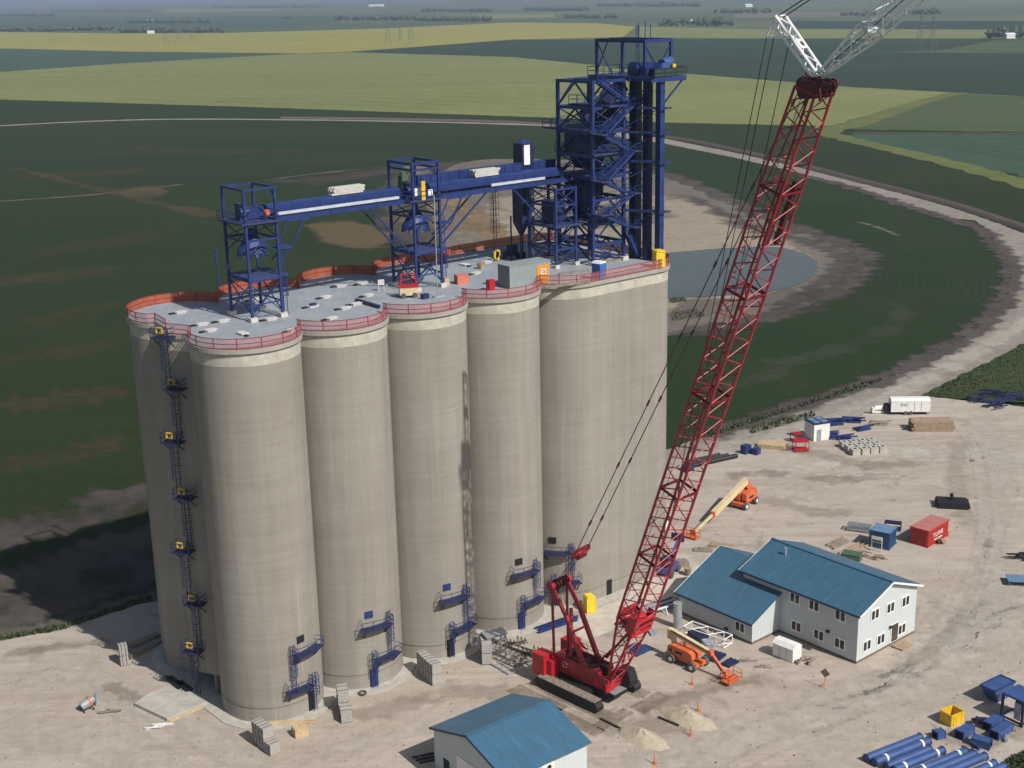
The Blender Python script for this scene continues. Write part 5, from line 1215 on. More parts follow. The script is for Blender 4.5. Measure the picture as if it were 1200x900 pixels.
for axis, at, x, y in (('q', 0, 970.6, 739.6), ('q', WQ0, 851.5, 736.4), ('p', 0, 1042.8, 734.6), ('q', WQ0, 818.5, 706)):
    s_, z = wallhit(x, y, axis, at); mb = MB()
    if axis == 'q': mb.box((at-.12, s_, z), (.24, .45, .28))
    else: mb.box((s_, at-.12, z), (.45, .24, .28))
    mb.build('wall_lamp', 'black', ob)  # dark box for wall vents and for the lamp over the door
s_, z = wallhit(1046.9, 755, 'p', 0)
mb = MB(); mb.box((s_, -.04, 1.66), (1.7, .09, 2.5)); fd = mb.build('door', 'white', ob)
mb = MB(); mb.box((s_+.0, -.10, 1.95), (1.35, .04, 1.75)); mb.box((s_, -.10, .78), (1.35, .04, .5)); mb.build('pane', 'office_door', fd)
mb = MB(); mb.box((s_+.3, -.9, .2), (2.2, 1.7, .5)); solo('door_step', MB().box((0, 0, .12), (2.4, 1.6, .24)), 'wood', 'wooden step at the office gable door', 'step', OO+OQ*(s_+.3)-OP*1.1, OTH)

# blue shed at the bottom edge
SH = R(37.8); sh0 = G(502.8, 853, 5.0); ex = Vector((math.cos(SH), math.sin(SH), 0)); ey = Vector((ex.y, -ex.x, 0))  # ey: towards the camera side
sb = thing('metal_shed', 'pale metal shed with blue gable roof at the bottom edge', 'building', (sh0.x, sh0.y, 0), SH)
SL, SW, SE, SR = 11.2, 13.3, 5.0, 6.95
# local x along ridge, local -y towards the camera
for y in (-.4, -SW+.4): MB().add([(.3, y, 0), (SL-.3, y, 0), (SL-.3, y, SE-.05), (.3, y, SE-.05)], [(0, 1, 2, 3)]).build('long_wall', 'siding_gab', sb)  # here the long sides take the copy with sunlight in its colour
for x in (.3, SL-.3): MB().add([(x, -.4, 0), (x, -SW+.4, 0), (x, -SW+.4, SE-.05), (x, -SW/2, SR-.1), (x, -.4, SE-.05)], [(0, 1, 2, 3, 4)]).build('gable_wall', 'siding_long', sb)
mb = MB()
for ye in (0, -SW):
    P = [(0, ye, SE-.06), (0, -SW/2, SR), (SL, -SW/2, SR), (SL, ye, SE-.06)]; P += [(x, y, z+.13) for x, y, z in P]
    mb.add(P, [(0, 1, 2, 3), (7, 6, 5, 4), (0, 4, 5, 1), (2, 6, 7, 3), (3, 7, 4, 0)])
M['roof_shed'] = seams('blue_metal_roof_shed', (.047, .124, .202), 0, .9, .85, .42)
srf = mb.build('roof', 'roof_shed', sb)
mb = MB(); mb.bar((-.02, 0, SE-.02), (-.02, -SW/2, SR+.04), .06, .24); mb.bar((-.02, -SW, SE-.02), (-.02, -SW/2, SR+.04), .06, .24); mb.build('rake_trim', 'blue_dark', srf)
mb = MB(); mb.bar((0, -SW/2, SR+.16), (SL, -SW/2, SR+.16), .4, .07); mb.build('ridge_cap', 'roof_shed', srf)
mb = MB(); mb.box((.27, -2.6, 1.15), (.07, 1.0, 2.3)); mb.build('door', 'dark', sb)
mb = MB(); mb.box((.27, -6.5, 1.9), (.07, 3.8, 3.8)); mb.build('overhead_door', 'white', sb)
mb = MB(); mb.box((5.6, -SW+.35, 4.05), (1.7, .08, 1.6)); sg_ = mb.build('sign', 'white', sb)
mb = MB()
for k in range(4): 
    a = k*math.pi/4; mb.bar((5.75-.3*math.cos(a), -SW+.29, 4.15-.3*math.sin(a)), (5.75+.3*math.cos(a), -SW+.29, 4.15+.3*math.sin(a)), .05, .13)
mb.build('emblem', 'black', sg_)
for k in range(3):
    p = G(496+k*4, 886+k*3); mb = MB(); mb.bar((-1.2, 0, .1), (1.2, 0, .1), .2, .2); solo('steel_offcut', mb, 'black', ('short dark beam leaning near the shed left wall', 'middle dark beam lying in the shade of the shed', 'dark beam touching the shed left wall')[k], 'beam', p, R(20))

# ------------------------------------------------------------------ boom lifts
def boom_lift(label, o, yaw, sl, rear, elbow, tipp, bw=.5, turret=1.0):
    t = thing('boom_lift', label, 'boom lift', o, yaw, 'orange boom lifts in the yard')
    wb, tk, r_ = 1.65, 1.2, .58
    mb = MB(); mb.box((0, 0, .75), (wb*2+.6, 1.5, .45)); mb.box((wb, 0, .7), (.9, 2.3, .5)); mb.box((-wb, 0, .7), (.9, 2.3, .5)); mb.build('chassis', 'orange', t)
    for x in (-wb, wb):
        for y in (-tk, tk):
            s_ = 1 if y > 0 else -1
            w_ = MB().tube((x, y-.22, r_), (x, y+.22, r_), r_, 18).build('wheel', 'tyre', t)
            MB().tube((x, y+.2*s_, r_), (x, y+.25*s_, r_), r_*.5, 12).build('rim', 'white', w_)
    mb = MB(); pr = [(-2.5, .0), (-2.2, -.15), (1.2, -.15), (1.5, .1), (1.4, .75), (.9, 1.0), (-1.9, 1.05), (-2.4, .8)]
    mb.extrude([(a, b*turret) for a, b in pr], (0, -.55, 1.25), (1, 0, 0), (0, 0, 1), (0, 1, 0), 1.0); mb.extrude([(a*.9, b*.75*turret) for a, b in pr], (0, .7, 1.25), (1, 0, 0), (0, 0, 1), (0, 1, 0), .8); mb.tube((0, 0, .9), (0, 0, 1.2), .7, 16); mb.build('turret', 'orange', t)
    MB().box((1.0, -.55, 1.6), (.5, .9, .9)).build('control_box', 'black', t)
    rear, elbow, tipp = Vector(rear), Vector(elbow), Vector(tipp)
    mb = MB(); mb.box((-.6, -1.07, 1.65*turret**.5), (1.1, .04, .3)); mb.box((-1.9, -1.07, 1.6), (.4, .04, .45)); mb.box((-.3, 1.12, 1.6), (1.4, .04, .3)); mb.build('vent_panel', 'black', t)
    mb = MB(); mb.tube(rear+Vector((.2, -bw*.6, .1)), elbow+Vector((-.2, -bw*.6, .1)), .06, 6); mb.tube(elbow+Vector((0, -.3, 0)), tipp+Vector((0, -.25, .1)), .05, 6); mb.build('hose', 'black', t)
    mb = MB(); mb.bar(rear, elbow, bw, bw*1.25); mb.build('boom', 'cream', t)
    mb = MB(); mb.bar((-2.0, .1, 1.4), (rear.x+.3, .1, rear.z-.2), .55, .6); mb.box((rear.x, .1, rear.z-.4), (.5, .7, 1.3)); mb.build('riser', 'cream' if turret < 1.2 else 'orange', t)
    mb = MB(); mb.tube((-.6, .1, 2.0*turret), rear.lerp(elbow, .35), .14, 8); mb.build('lift_cylinder', 'galv', t)
    mb = MB(); mb.box(elbow, (.6, .6, .7)); mb.bar(elbow, tipp, .3, .4); mb.build('jib', 'orange' if turret < 1.2 else 'cream', t)
    if turret >= 1.2: MB().box(elbow, (.75, .7, .8)).build('elbow', 'orange', t)
    bx = tipp+Vector((.9, 0, -.35)); mb = MB(); mb.box(bx, (1.3, 2.4, .12)); mb.box(bx+Vector((-.55, 0, .5)), (.25, .9, .8)); mb.build('basket_floor', 'orange', t)
    mb = MB(); c = [(bx.x-.65, -1.2), (bx.x+.65, -1.2), (bx.x+.65, 1.2), (bx.x-.65, 1.2)]; c = [(a, b+bx.y) for a, b in c]; rails(mb, c, bx.z, 1.1, .06); mb.build('basket_rails', 'orange', t)
    return t
a, b = G(806, 778), G(856, 800); d = b-a; yw = math.atan2(d.y, d.x); D = d.length
boom_lift('orange boom lift with its cream boom folded low, beside navy panels', a, yw, 1, (-2.9, .1, 3.5), (D-3.2, .1, 2.7), (D-.9, .1, .75))
a, b = G(872, 592), G(809, 630); d = b-a; yw = math.atan2(d.y, d.x); D = d.length
boom_lift('large orange boom lift far behind the office, cream boom reaching down to the left', a, yw, 1, (-.2, .1, 4.1), (D*.60, .1, 1.7), (D-.9, .1, .6), .75, 1.9)

# ------------------------------------------------------------------ block bundles by the silos
def block_stack(px0, px1, cols, where, hh=1.25):
    """bundles in a row from px0 to px1; cols = levels of each column"""
    a, b = G(*px0), G(*px1); d = (b-a); L = d.length; yaw = math.atan2(d.y, d.x); n = len(cols); w = L/n
    names = ['first', 'second', 'third', 'fourth', 'fifth']; lv = ['bottom', 'top', 'upper']
    for i, k in enumerate(cols):
        for j in range(k):
            loc = a+d*((i+.5)/n)+Vector((random.uniform(-.03, .03), random.uniform(-.03, .03), j*(hh+.14)))
            t = thing('block_bundle', f'grey block bundle, {lv[j] if k > 1 else "single"} level, {names[i]} from silo, stack {where}', 'block pallet', loc, yaw+R(random.uniform(-2, 2)), 'strapped block pallets beside the silos')
            mb = MB(); nx, nz = 4, 4
            for x in range(nx):
                for z in range(nz): mb.box((-(w*.95)/2+(x+.5)*w*.95/nx, 0, .13+(z+.5)*hh/nz), (w*.95/nx*.96, 1.25+random.uniform(-.03, .03), hh/nz*.95))
            mb.build('blocks', 'wrap', t)
            mb = MB(); [mb.box((x*w*.3, 0, .06), (w*.25, 1.25, .12)) for x in (-1, 0, 1)]; mb.build('pallet', 'wood', t)
            mb = MB(); [mb.box((x*w*.22, 0, .13+hh/2), (.06, 1.31, hh+.04)) for x in (-1, 1)]; mb.build('strap', 'dark', t)
block_stack((302, 868), (323, 885), [2, 2, 1], 'at nearest silo')
block_stack((401, 826), (407, 848), [2, 1], 'at second silo')
block_stack((494, 786), (513, 803), [2, 2, 2], 'at middle silo')
block_stack((569, 766), (571, 780), [2], 'by grey trestle', 1.35)
block_stack((141, 779), (151, 777), [2], 'alone at left shadow edge', 1.2)
# trestle frame by the fourth stack
mb = MB()
for x in (-1.2, 1.2):
    for y in (-.7, .7): mb.bar((x, y, 0), (x, y, 3.3), .18)
for y in (-.7, .7): mb.bar((-1.2, y, 3.2), (1.2, y, 3.2), .2); mb.bar((-1.2, y, 1.0), (1.2, y, 3.0), .1)
mb.box((0, 0, 3.35), (2.9, 1.8, .12)); mb.bar((-1.2, -.7, 3.0), (-1.2, .7, 3.0), .15); mb.bar((1.2, -.7, 3.0), (1.2, .7, 3.0), .15)
solo('steel_trestle', mb, 'galv', 'grey steel trestle standing right of the block bundle beside the crane', 'trestle', G(580, 770), R(25))
for i, (px, py, yw) in enumerate([(603, 757, 20), (622, 768, 15)]):
    mb = MB(); 
    for k in range(6): x = -1.2+k*.5; mb.bar((x, 0, 0), (x+.2, .2, 1.3-(k % 3)*.3), .07); mb.bar((x+.2, .2, 1.3-(k % 3)*.3), (x+.45, 0, .05), .07)
    mb.bar((-1.2, 0, .5), (1.6, .1, .4), .08)
    solo('rebar_chair', mb, 'black', ('bent dark rebar frame between trestle and crane', 'bent dark rebar frame close to the red counterweight')[i], 'rebar', G(px, py), R(yw))
for i, (p0, p1, lb) in enumerate([((583, 752), (640, 772), 'dark steel frame lying in front of the fourth silo'), ((580, 778), (600, 790), 'short dark steel frame by the block bundle near the crane'), ((600, 780), (622, 772), 'rusty ladder frame lying at the crane counterweight')]):
    a, b = G(*p0), G(*p1); d = b-a; L = d.length; mb = MB()
    for y in (-.5, .5): mb.bar((-L/2, y, .15), (L/2, y, .15), .16, .25)
    k = -L/2+.4
    while k < L/2: mb.bar((k, -.5, .15), (k, .5, .15), .1); k += 1.0
    solo('ladder_skid', mb, ('wood_grey', 'galv', 'wood_grey')[i], lb, 'steel skid', (a+b)/2, math.atan2(d.y, d.x))
def bars(px0, px1, n, mat, label, sep=.45, s_=.28, name='steel_beam', cat='beam', flange=True, z=0):
    a, b = G(*px0, z), G(*px1, z); d = b-a; L = d.length; yaw = math.atan2(d.y, d.x)
    for i in range(n):
        mb = MB(); y = (i-(n-1)/2)*sep; l = L*random.uniform(.9, 1.0)
        if flange: mb.box((0, 0, s_*.08+.06), (l, s_, .05)); mb.box((0, 0, s_*.5+.08), (l, .06, s_)); mb.box((0, 0, s_+.1), (l, s_, .05))
        else: mb.box((0, 0, s_/2+.02), (l, s_, s_))
        c = (a+b)/2+Vector((-math.sin(yaw), math.cos(yaw), 0))*y+Vector((math.cos(yaw), math.sin(yaw), 0))*random.uniform(-.4, .4)
        lab = label if n == 1 else f'{label}, {["nearest to the camera", "second from the camera", "third from the camera", "fourth from the camera", "fifth from the camera", "sixth from the camera"][i]}'
        solo(name, mb, mat, lab, cat, c, yaw+R(random.uniform(-1.5, 1.5)))
bars((627, 741), (676, 725), 3, 'blue', 'navy steel beam on the ground between silos and crane gantry', .55)
bars((300, 850), (372, 846), 2, 'wood_new', 'long plank along the apron of the nearest silo', .5, .22, 'plank', 'plank', False)
bars((183, 840), (216, 826), 1, 'wood_new', 'form board on the new concrete slab', .5, .2, 'plank', 'plank', False)
bars((200, 846), (243, 827), 1, 'wood_new', 'long form board along the right edge of the concrete slab', .5, .2, 'plank', 'plank', False)
crate(352, 861, (1.5, 1.2, .9), 'wood_new', 'orange brown crate in front of the nearest silo', R(-10), 0)
for i, (x, y) in enumerate([(122, 835), (178, 853)]):
    mb = MB(); [mb.bar((random.uniform(-1, 1), random.uniform(-.5, .5), .05+.06*k), (random.uniform(1, 2.4), random.uniform(-.6, .6), .05+.06*k), .14, .08) for k in range(5)]; solo('plank_pile', mb, ('wood_grey', 'white')[i], ('loose grey planks between mixer and slab', 'white boards lying at the front of the slab')[i], 'planks', G(x, y), R(10))
# cement mixer
mx = thing('cement_mixer', 'grey cement mixer with an orange collar at lower left', 'mixer', G(103, 832), R(35))
MB().tube((-.7, 0, .7), (.2, 0, 1.0), .5, 14, .62).build('drum', 'galv', mx); MB().tube((.2, 0, 1.0), (.42, 0, 1.07), .66, 14).build('collar', 'orange', mx); MB().tube((.42, 0, 1.07), (.9, 0, 1.25), .55, 14, .3).build('mouth', 'galv', mx)
mb = MB(); [mb.bar((x, y, 0), (x*.6, y*.5, .9), .1) for x in (-.6, .6) for y in (-.5, .5)]; mb.build('frame', 'dark', mx)
mb = MB(); mb.tube((1.3, .4, 0), (1.3, .4, 1.5), .3, 12); mb.tube((1.3, .4, 1.5), (1.3, .4, 1.6), .34, 12); solo('steel_drum', mb, 'galv', 'upright grey cylinder behind the cement mixer', 'drum', G(103, 832), R(35))
mb = MB()
for k in range(18): a, b = 2*math.pi*k/18, 2*math.pi*(k+1)/18; mb.bar((.42*math.cos(a), .42*math.sin(a), .12), (.42*math.cos(b), .42*math.sin(b), .12), .16, .2)
solo('rubber_ring', mb, 'tyre', 'dark ring lying on the apron in front of the second silo', 'ring', G(425, 813, .12), 0)
# debris in the shaded corner
for i, (x, y, l, lb) in enumerate([(205, 800, 3.4, 'black sheet pile lying in the shade below the ladder tower'), (216, 805, 3.0, 'dark planks in the shade beside the black sheets')]):
    bundle('dark_boards', 'black', G(x, y, .13), R(-50), (l, .9, .25), lb, 'boards')
for i, (p0, p1) in enumerate([((150, 772), (190, 752)), ((152, 760), (186, 745))]):
    a, b = G(*p0), G(*p1); d = b-a; bundle('spoil_board', 'wood_grey', (a+b)/2, math.atan2(d.y, d.x), (d.length, 1.0, .5), ('low timber stack in the silo shadow beside the block bundle', 'second low timber stack farther back in the silo shadow')[i], 'timber')

# ------------------------------------------------------------------ yard in front of the end block and round the office
portable('yellow upright cabinet by the dark door of the end block', 'yellow_bright', 'yellow_bright', G(691, 716), R(20), 'yellow_cabinet', 'cabinet')
mb = MB(); mb.tube((0, 0, 0), (0, 0, 3.4), .55, 16); mb.tube((0, 0, 3.4), (0, 0, 3.46), .62, 16); mb.tube((0, 0, 1.6), (0, 0, 1.68), .6, 16)
solo('steel_tank', mb, 'galv', 'upright pale blue steel cylinder at the left corner of the office wing', 'tank', G(794, 735), 0)
# white lattice section lying by the wing
a, b = G(806, 741), G(853, 757); d = b-a; mb = MB(); lattice(mb, (-d.length/2, 0, .65), (d.length/2, 0, .65), 1.9, 1.1, 1.2, .07, .045)
solo('lattice_section', mb, 'white_steel', 'white lattice crane section lying along the office wing', 'crane section', (a+b)/2, math.atan2(d.y, d.x))
for i, (p0, p1, w_, h, mt, lb) in enumerate([((829, 768), (846, 773), 2.4, .25, 'blue_dark', 'flat navy panel on the ground beside the folded boom lift'), ((851, 776), (861, 780), 2.0, .2, 'blue_dark', 'small navy panel nearest to the boom lift basket'), ((812, 752), (824, 748), 2.2, 1.0, 'blue_dark', 'navy steel box propped between boom lift and white lattice section'),
        ((738, 762), (752, 757), 1.6, .2, 'blue', 'flat navy panel right of the crane boom foot'), ((741, 768), (760, 759), 1.3, .25, 'grating', 'navy grating sheets stacked right of the crane cab'), ((761, 742), (770, 741), 1.8, .15, 'galv', 'grey panel on the ground above the crane cab'), ((826, 757), (832, 764), .9, .9, 'galv', 'grey scoop beside the navy steel box')]):
    a, b = G(*p0), G(*p1); d = b-a; mb = MB(); mb.box((0, 0, h/2+.05), (d.length, w_, h)); k = -d.length/2
    while k < d.length/2: mb.box((k, 0, h+.07), (.08, w_*1.02, .06)); k += .6
    mb.bar((-d.length/2, -w_/2, .05), (d.length/2, -w_/2, .05), .1); mb.bar((-d.length/2, w_/2, .05), (d.length/2, w_/2, .05), .1)
    solo('steel_plate', mb, mt, lb, 'steel plate', (a+b)/2, math.atan2(d.y, d.x))
bars((742, 722), (792, 705), 3, 'galv', 'pale steel beam lying toward the left corner of the office wing', 1.0, .35)
bars((728, 734), (760, 722), 2, 'blue_dark', 'dark blue beam lying right of the crane boom', .8, .3)
for i, (x, y) in enumerate([(752, 730), (770, 722)]):
    mb = MB()
    for k in (-1.4, 1.4): mb.bar((k, -.5, 0), (k, 0, .9), .1); mb.bar((k, .5, 0), (k, 0, .9), .1)
    mb.bar((-1.7, 0, .95), (1.7, 0, .95), .2, .15); solo('saw_horse', mb, 'white', ('pale saw horse beside the dark blue beams', 'pale saw horse nearest the office wing corner')[i], 'saw horse', G(x, y), R(30))
mb = MB(); mb.box((0, 0, .4), (2.6, 1.4, .8)); mb.box((.2, 0, .9), (1.6, 1.0, .3)); solo('dark_pallet', mb, 'wood_grey', 'dark loaded pallet behind the white wagon near the end block', 'pallet', G(796, 664), R(10))
mb = MB(); mb.box((0, 0, .1), (2.8, 1.3, .2)); mb.box((.3, .1, .25), (1.8, .9, .15)); solo('dark_pallet', mb, 'wood_grey', 'flat dark pallet on the pale ground left of the office wing ridge', 'pallet', G(824, 645), R(-10))
bundle('lumber_bundle', 'wood', G(845, 640), R(-22), (3.4, 1.6, .25), 'brown lumber sheets just above the office wing ridge', 'lumber')
mb = MB(); mb.tube((0, 0, 0), (0, 0, 1.0), .4, 12, .5); mb.tube((0, 0, 1.0), (0, 0, 1.1), .55, 12); solo('rusty_barrel', mb, 'wood', 'rusty barrel left of the office wing roof', 'barrel', G(806, 674), 0)
# scissor-like violet machine seen through the boom
vm = thing('telehandler', 'violet blue work machine behind the crane boom near the end block', 'work machine', G(783, 672), R(60))
MB().box((0, 0, 1.0), (3.6, 1.8, .8)).build('chassis', 'purple', vm); MB().box((-.4, .3, 2.0), (1.4, 1.1, 1.3)).build('cab', 'window', vm)
mb = MB(); mb.bar((-1.6, -.6, 2.0), (2.6, -.6, 4.6), .4, .5); mb.build('boom', 'purple', vm); mb = MB(); mb.box((2.6, -.3, 4.6), (.3, 1.9, 1.1)); mb.build('carriage', 'blue_dark', vm)
for x in (-1.2, 1.2):
    for y in (-1, 1): MB().tube((x, y-.2, .55), (x, y+.2, .55), .55, 14).build('wheel', 'tyre', vm)
# white box hut by the office front
a = G(922, 770); hb = thing('white_hut', 'small white box hut against the office front wall', 'hut', a, R(-47))
MB().box((0, 0, .95), (3.0, 1.8, 1.7)).build('body', 'white', hb)
mb = MB(); mb.extrude([(-1.0, 0), (1.0, 0), (.45, .45), (-.45, .45)], (0, 0, 1.8), (0, 1, 0), (0, 0, 1), (1, 0, 0), 3.1); mb.build('roof', 'white', hb)
mb = MB(); mb.box((0, 0, .06), (3.0, 1.8, .12)); mb.box((-.5, -.92, .9), (.05, .03, 1.6)); mb.box((.5, -.92, .9), (.05, .03, 1.6)); mb.build('seam_strips', 'galv', hb)
mb = MB(); [mb.box((random.uniform(-1.2, 1.2), random.uniform(-.5, .5), .1+.1*k), (random.uniform(.6, 1.4), .25, .12), random.uniform(0, 3)) for k in range(7)]; solo('scrap_pile', mb, 'wood_grey', 'brown scrap pile right of the white hut', 'scrap', G(944, 776), 0)
for i, (x, y) in enumerate([(893, 781), (876, 774)]):
    mb = MB(); [mb.bar((random.uniform(-1, 0), random.uniform(-.6, .6), .06), (random.uniform(.2, 1.2), random.uniform(-.6, .6), .08), .12, .1) for k in range(5)]; solo('scrap_pile', mb, 'wood_grey', ('thin dark scrap on the ground left of the white hut', 'loose rods near the right end of the white lattice')[i], 'scrap', G(x, y), 0)
# diamond road sign on an orange stand
sg = thing('road_sign', 'dark diamond sign on an orange stand in front of the office', 'sign', G(966.3, 806), R(-40))
mb = MB(); mb.bar((-.5, -.3, 0), (0, 0, .8), .06); mb.bar((.5, -.3, 0), (0, 0, .8), .06); mb.bar((0, .5, 0), (0, 0, .8), .06); mb.bar((0, 0, .7), (0, 0, 1.5), .06); mb.build('stand', 'orange', sg)
mb = MB(); mb.extrude([(0, -.62), (.62, 0), (0, .62), (-.62, 0)], (0, 0, 1.95), (1, 0, 0), (0, 0, 1), (0, 1, 0), .05); mb.build('face', 'wood_grey', sg)
def cone_post(px, py, label):
    t = thing('delineator', label, 'marker post', G(px, py), random.uniform(0, 3), 'orange marker posts round the crane')
    MB().box((0, 0, .04), (.5, .5, .08)).build('base', 'orange', t); MB().tube((0, 0, .1), (.06, 0, 1.15), .08, 8, .05).build('post', 'orange', t)
for a in [(811, 802, 'leaning orange marker post below the folded boom lift'), (818, 833, 'orange marker post at the right end of the upper gravel heap'), (809, 862, 'orange marker post between the two gravel heaps at right'), (767, 895, 'orange marker post at bottom edge right of the shed'), (1001, 783, 'orange marker post near the office front corner')][:4]: cone_post(*a)
def heap(px, py, l, w_, h, yaw, label):
    mb = MB(); n, m_ = 26, 7; V = [(0, 0, h)]; F = []
    for j in range(1, m_+1):
        f = j/m_
        for k in range(n):
            a = 2*math.pi*k/n; rr = f*(1+random.uniform(-.1, .1)); V.append((math.cos(a)*l/2*rr, math.sin(a)*w_/2*rr, h*(1-f)**1.1*random.uniform(.85, 1.1)-(.08 if j == m_ else 0)))
    F += [(0, 1+k, 1+(k+1) % n) for k in range(n)]
    for j in range(m_-1): F += [(1+j*n+k, 1+(j+1)*n+k, 1+(j+1)*n+(k+1) % n, 1+j*n+(k+1) % n) for k in range(n)]
    mb.add(V, F, True); solo('gravel_heap', mb, 'sand_heap', label, 'gravel heap', G(px, py), yaw)
M['sand_heap'] = simple('pale_gravel_heap', (.42, .365, .28), .95, .3, 3)
heap(752, 864, 7.6, 3.6, 1.2, R(-47), 'low pale gravel heap nearest the blue shed'); heap(806, 842, 8.0, 3.8, 1.2, R(-47), 'low pale gravel heap farther right of the crane mats')
bars((700, 842), (742, 862), 1, 'black', 'dark beam lying before the lower gravel heap', .5, .2, 'steel_beam', 'beam', False)
bars((768, 840), (792, 850), 1, 'black', 'short dark beam before the upper gravel heap', .5, .2, 'steel_beam', 'beam', False)

# ------------------------------------------------------------------ containers and stores behind the office
def container(label, px_l, px_r, dep, h, mat, top, name='shipping_container', letters=None, lp=None):
    a, b = G(*px_l), G(*px_r); d = b-a; L = d.length; yaw = math.atan2(d.y, d.x)
    t = thing(name, label, 'container', a, yaw); mb = MB(); mb.box((L/2, dep/2, h/2+.1), (L, dep, h))
    k = .2
    while k < L: mb.box((k, -.03, h/2+.1), (.14, .08, h*.9)); k += .35
    k = .2
    while k < dep: mb.box((-.03, k, h/2+.1), (.08, .14, h*.9)); mb.box((L+.03, k, h/2+.1), (.08, .14, h*.9)); k += .35
    mb.build('wall', mat, t); mb = MB(); mb.box((L/2, dep/2, h+.13), (L+.04, dep+.04, .06)); mb.build('roof', top, t)
    mb = MB()
    for x in (0, L):
        for y in (0, dep):
            for z in (.12, h+.05): mb.box((x, y, z), (.24, .24, .2))
    for z in (.15, h+.05):
        mb.bar((0, -.04, z), (L, -.04, z), .14); mb.bar((L+.04, 0, z), (L+.04, dep, z), .14)
    mb.build('corner_frame', mat, t)
    return t, L
rc, L = container('red shipping container with faded pink roof and white lettering', (1066, 636), (1087, 642), 6.1, 2.5, 'container_red', 'container_top')
bl, L2 = container('blue shipping container with a white sign frame before it', (1018, 640), (1041.5, 645), 3.0, 2.5, 'container_blue', 'container_blue_top')
def text(body, size, parent, loc, rot, mat):
    cu = bpy.data.curves.new('lettering', 'FONT'); cu.body = body; cu.size = size; cu.extrude = .015; cu.align_x = 'CENTER'; cu.align_y = 'CENTER'
    o = bpy.data.objects.new('lettering', cu); col.objects.link(o); dg = bpy.context.evaluated_depsgraph_get(); me = bpy.data.meshes.new_from_object(o.evaluated_get(dg)); bpy.data.objects.remove(o)
    me.materials.clear(); me.materials.append(M[mat]); ob_ = bpy.data.objects.new('lettering', me); col.objects.link(ob_); ob_.parent = parent; ob_.location = loc; ob_.rotation_euler = rot
text('T.LANE', .95, rc, (L+.12, 2.7, 1.5), (R(90), 0, R(90)), 'white')
mb = MB(); mb.box((L+.1, 2.9, .75), (.04, 2.4, .16)); mb.build('stripe', 'white', rc)
for c in list(rc.children):
    if c.name.startswith('lettering'):
        c.location.z += 0
ss = thing('sign_board', 'pale sign board on two white posts before the blue container', 'sign', G(1027, 646), math.atan2(*(reversed((G(1041.5, 645)-G(1018, 640)).to_2d()))))
mb = MB(); [mb.bar((x, 0, 0), (x, 0, 2.3), .09) for x in (-.75, .75)]; mb.build('post', 'white', ss); mb = MB(); mb.box((0, -.07, 1.85), (1.6, .05, .95)); fc = mb.build('face', 'white', ss)
mb = MB(); mb.box((0, -.11, 1.65), (1.4, .03, .35)); mb.build('stripe', 'green', fc)
mb = MB(); mb.box((0, 0, .5), (2.6, 1.6, 1.0)); mb.box((0, 0, 1.05), (2.7, 1.7, .1)); mb.box((0, -.82, .5), (.1, .06, .9)); solo('green_bin', mb, 'green', 'green bin peeking over the office ridge', 'bin', G(998, 656), R(-28))
mb = MB(); [mb.box((random.uniform(-1.4, 1.4), random.uniform(-.6, .6), .08+.1*k), (random.uniform(.8, 1.8), .2, .12), random.uniform(-.5, .5)) for k in range(8)]; solo('scrap_pile', mb, 'wood', 'brown scrap before the blue container sign', 'scrap', G(1024, 655), R(-20))
for i, (x, y) in enumerate([(1102, 637), (1111, 628), (1096, 632)]):
    mb = MB(); [mb.box((random.uniform(-.6, .6), random.uniform(-.5, .5), .2+.15*k), (random.uniform(.3, 1.2), .4, .3), random.uniform(0, 3)) for k in range(5)]; solo('scrap_pile', mb, ('wood', 'wood_new', 'black')[i], ('brown scrap at the right side of the red container', 'tan pallets and hoses behind the red container end', 'dark scrap against the red container side')[i], 'scrap', G(x, y), 0)
bundle('steel_sheet_stack', 'black', G(1116, 593), R(-12), (4.8, 3.0, 1.0), 'low dark stack of steel sheets beyond the red container', 'sheet stack')
mb = MB(); [mb.box((random.uniform(-.3, .3), random.uniform(-.2, .2), .2+.2*k), (.5, .3, .3), k) for k in range(4)]; solo('fitting_pile', mb, 'black', 'small black fittings on top of the steel sheet stack', 'fittings', G(1117, 585, 1.05), 0)
def rack(px, py, yaw, lx, ly, h, mat, label, name='steel_rack'):
    mb = MB()
    for x in (-lx/2, lx/2):
        for y in (-ly/2, ly/2): mb.bar((x, y, 0), (x, y, h), .1)
    for z in (.3, h):
        for y in (-ly/2, ly/2): mb.bar((-lx/2, y, z), (lx/2, y, z), .1)
        for x in (-lx/2, lx/2): mb.bar((x, -ly/2, z), (x, ly/2, z), .1)
        k = -ly/2
        while k < ly/2: mb.bar((-lx/2, k, z+.08), (lx/2, k, z+.08), .14); k += .35
    return solo(name, mb, mat, label, 'rack', G(px, py), yaw)
rack(1007, 622, R(-25), 3.4, 1.4, 1.0, 'galv', 'grey steel rack left of the blue container')
rack(1046, 621, R(-20), 2.4, 1.2, 1.2, 'blue_dark', 'dark rack between the blue and the red container')
bars((985, 652), (1015, 637), 3, 'wood', 'brown pole lying left of the blue container', .7, .25, 'timber_pole', 'pole', False)
bars((972, 642), (992, 633), 3, 'wood_grey', 'grey timber behind the office ridge', .7, .3, 'timber_pole', 'pole', False)
bundle('timber_mats', 'wood', G(1091, 503), R(-3), (7.6, 3.2, 1.9), 'tall stack of brown timber mats right of the white trailer', 'timber stack')
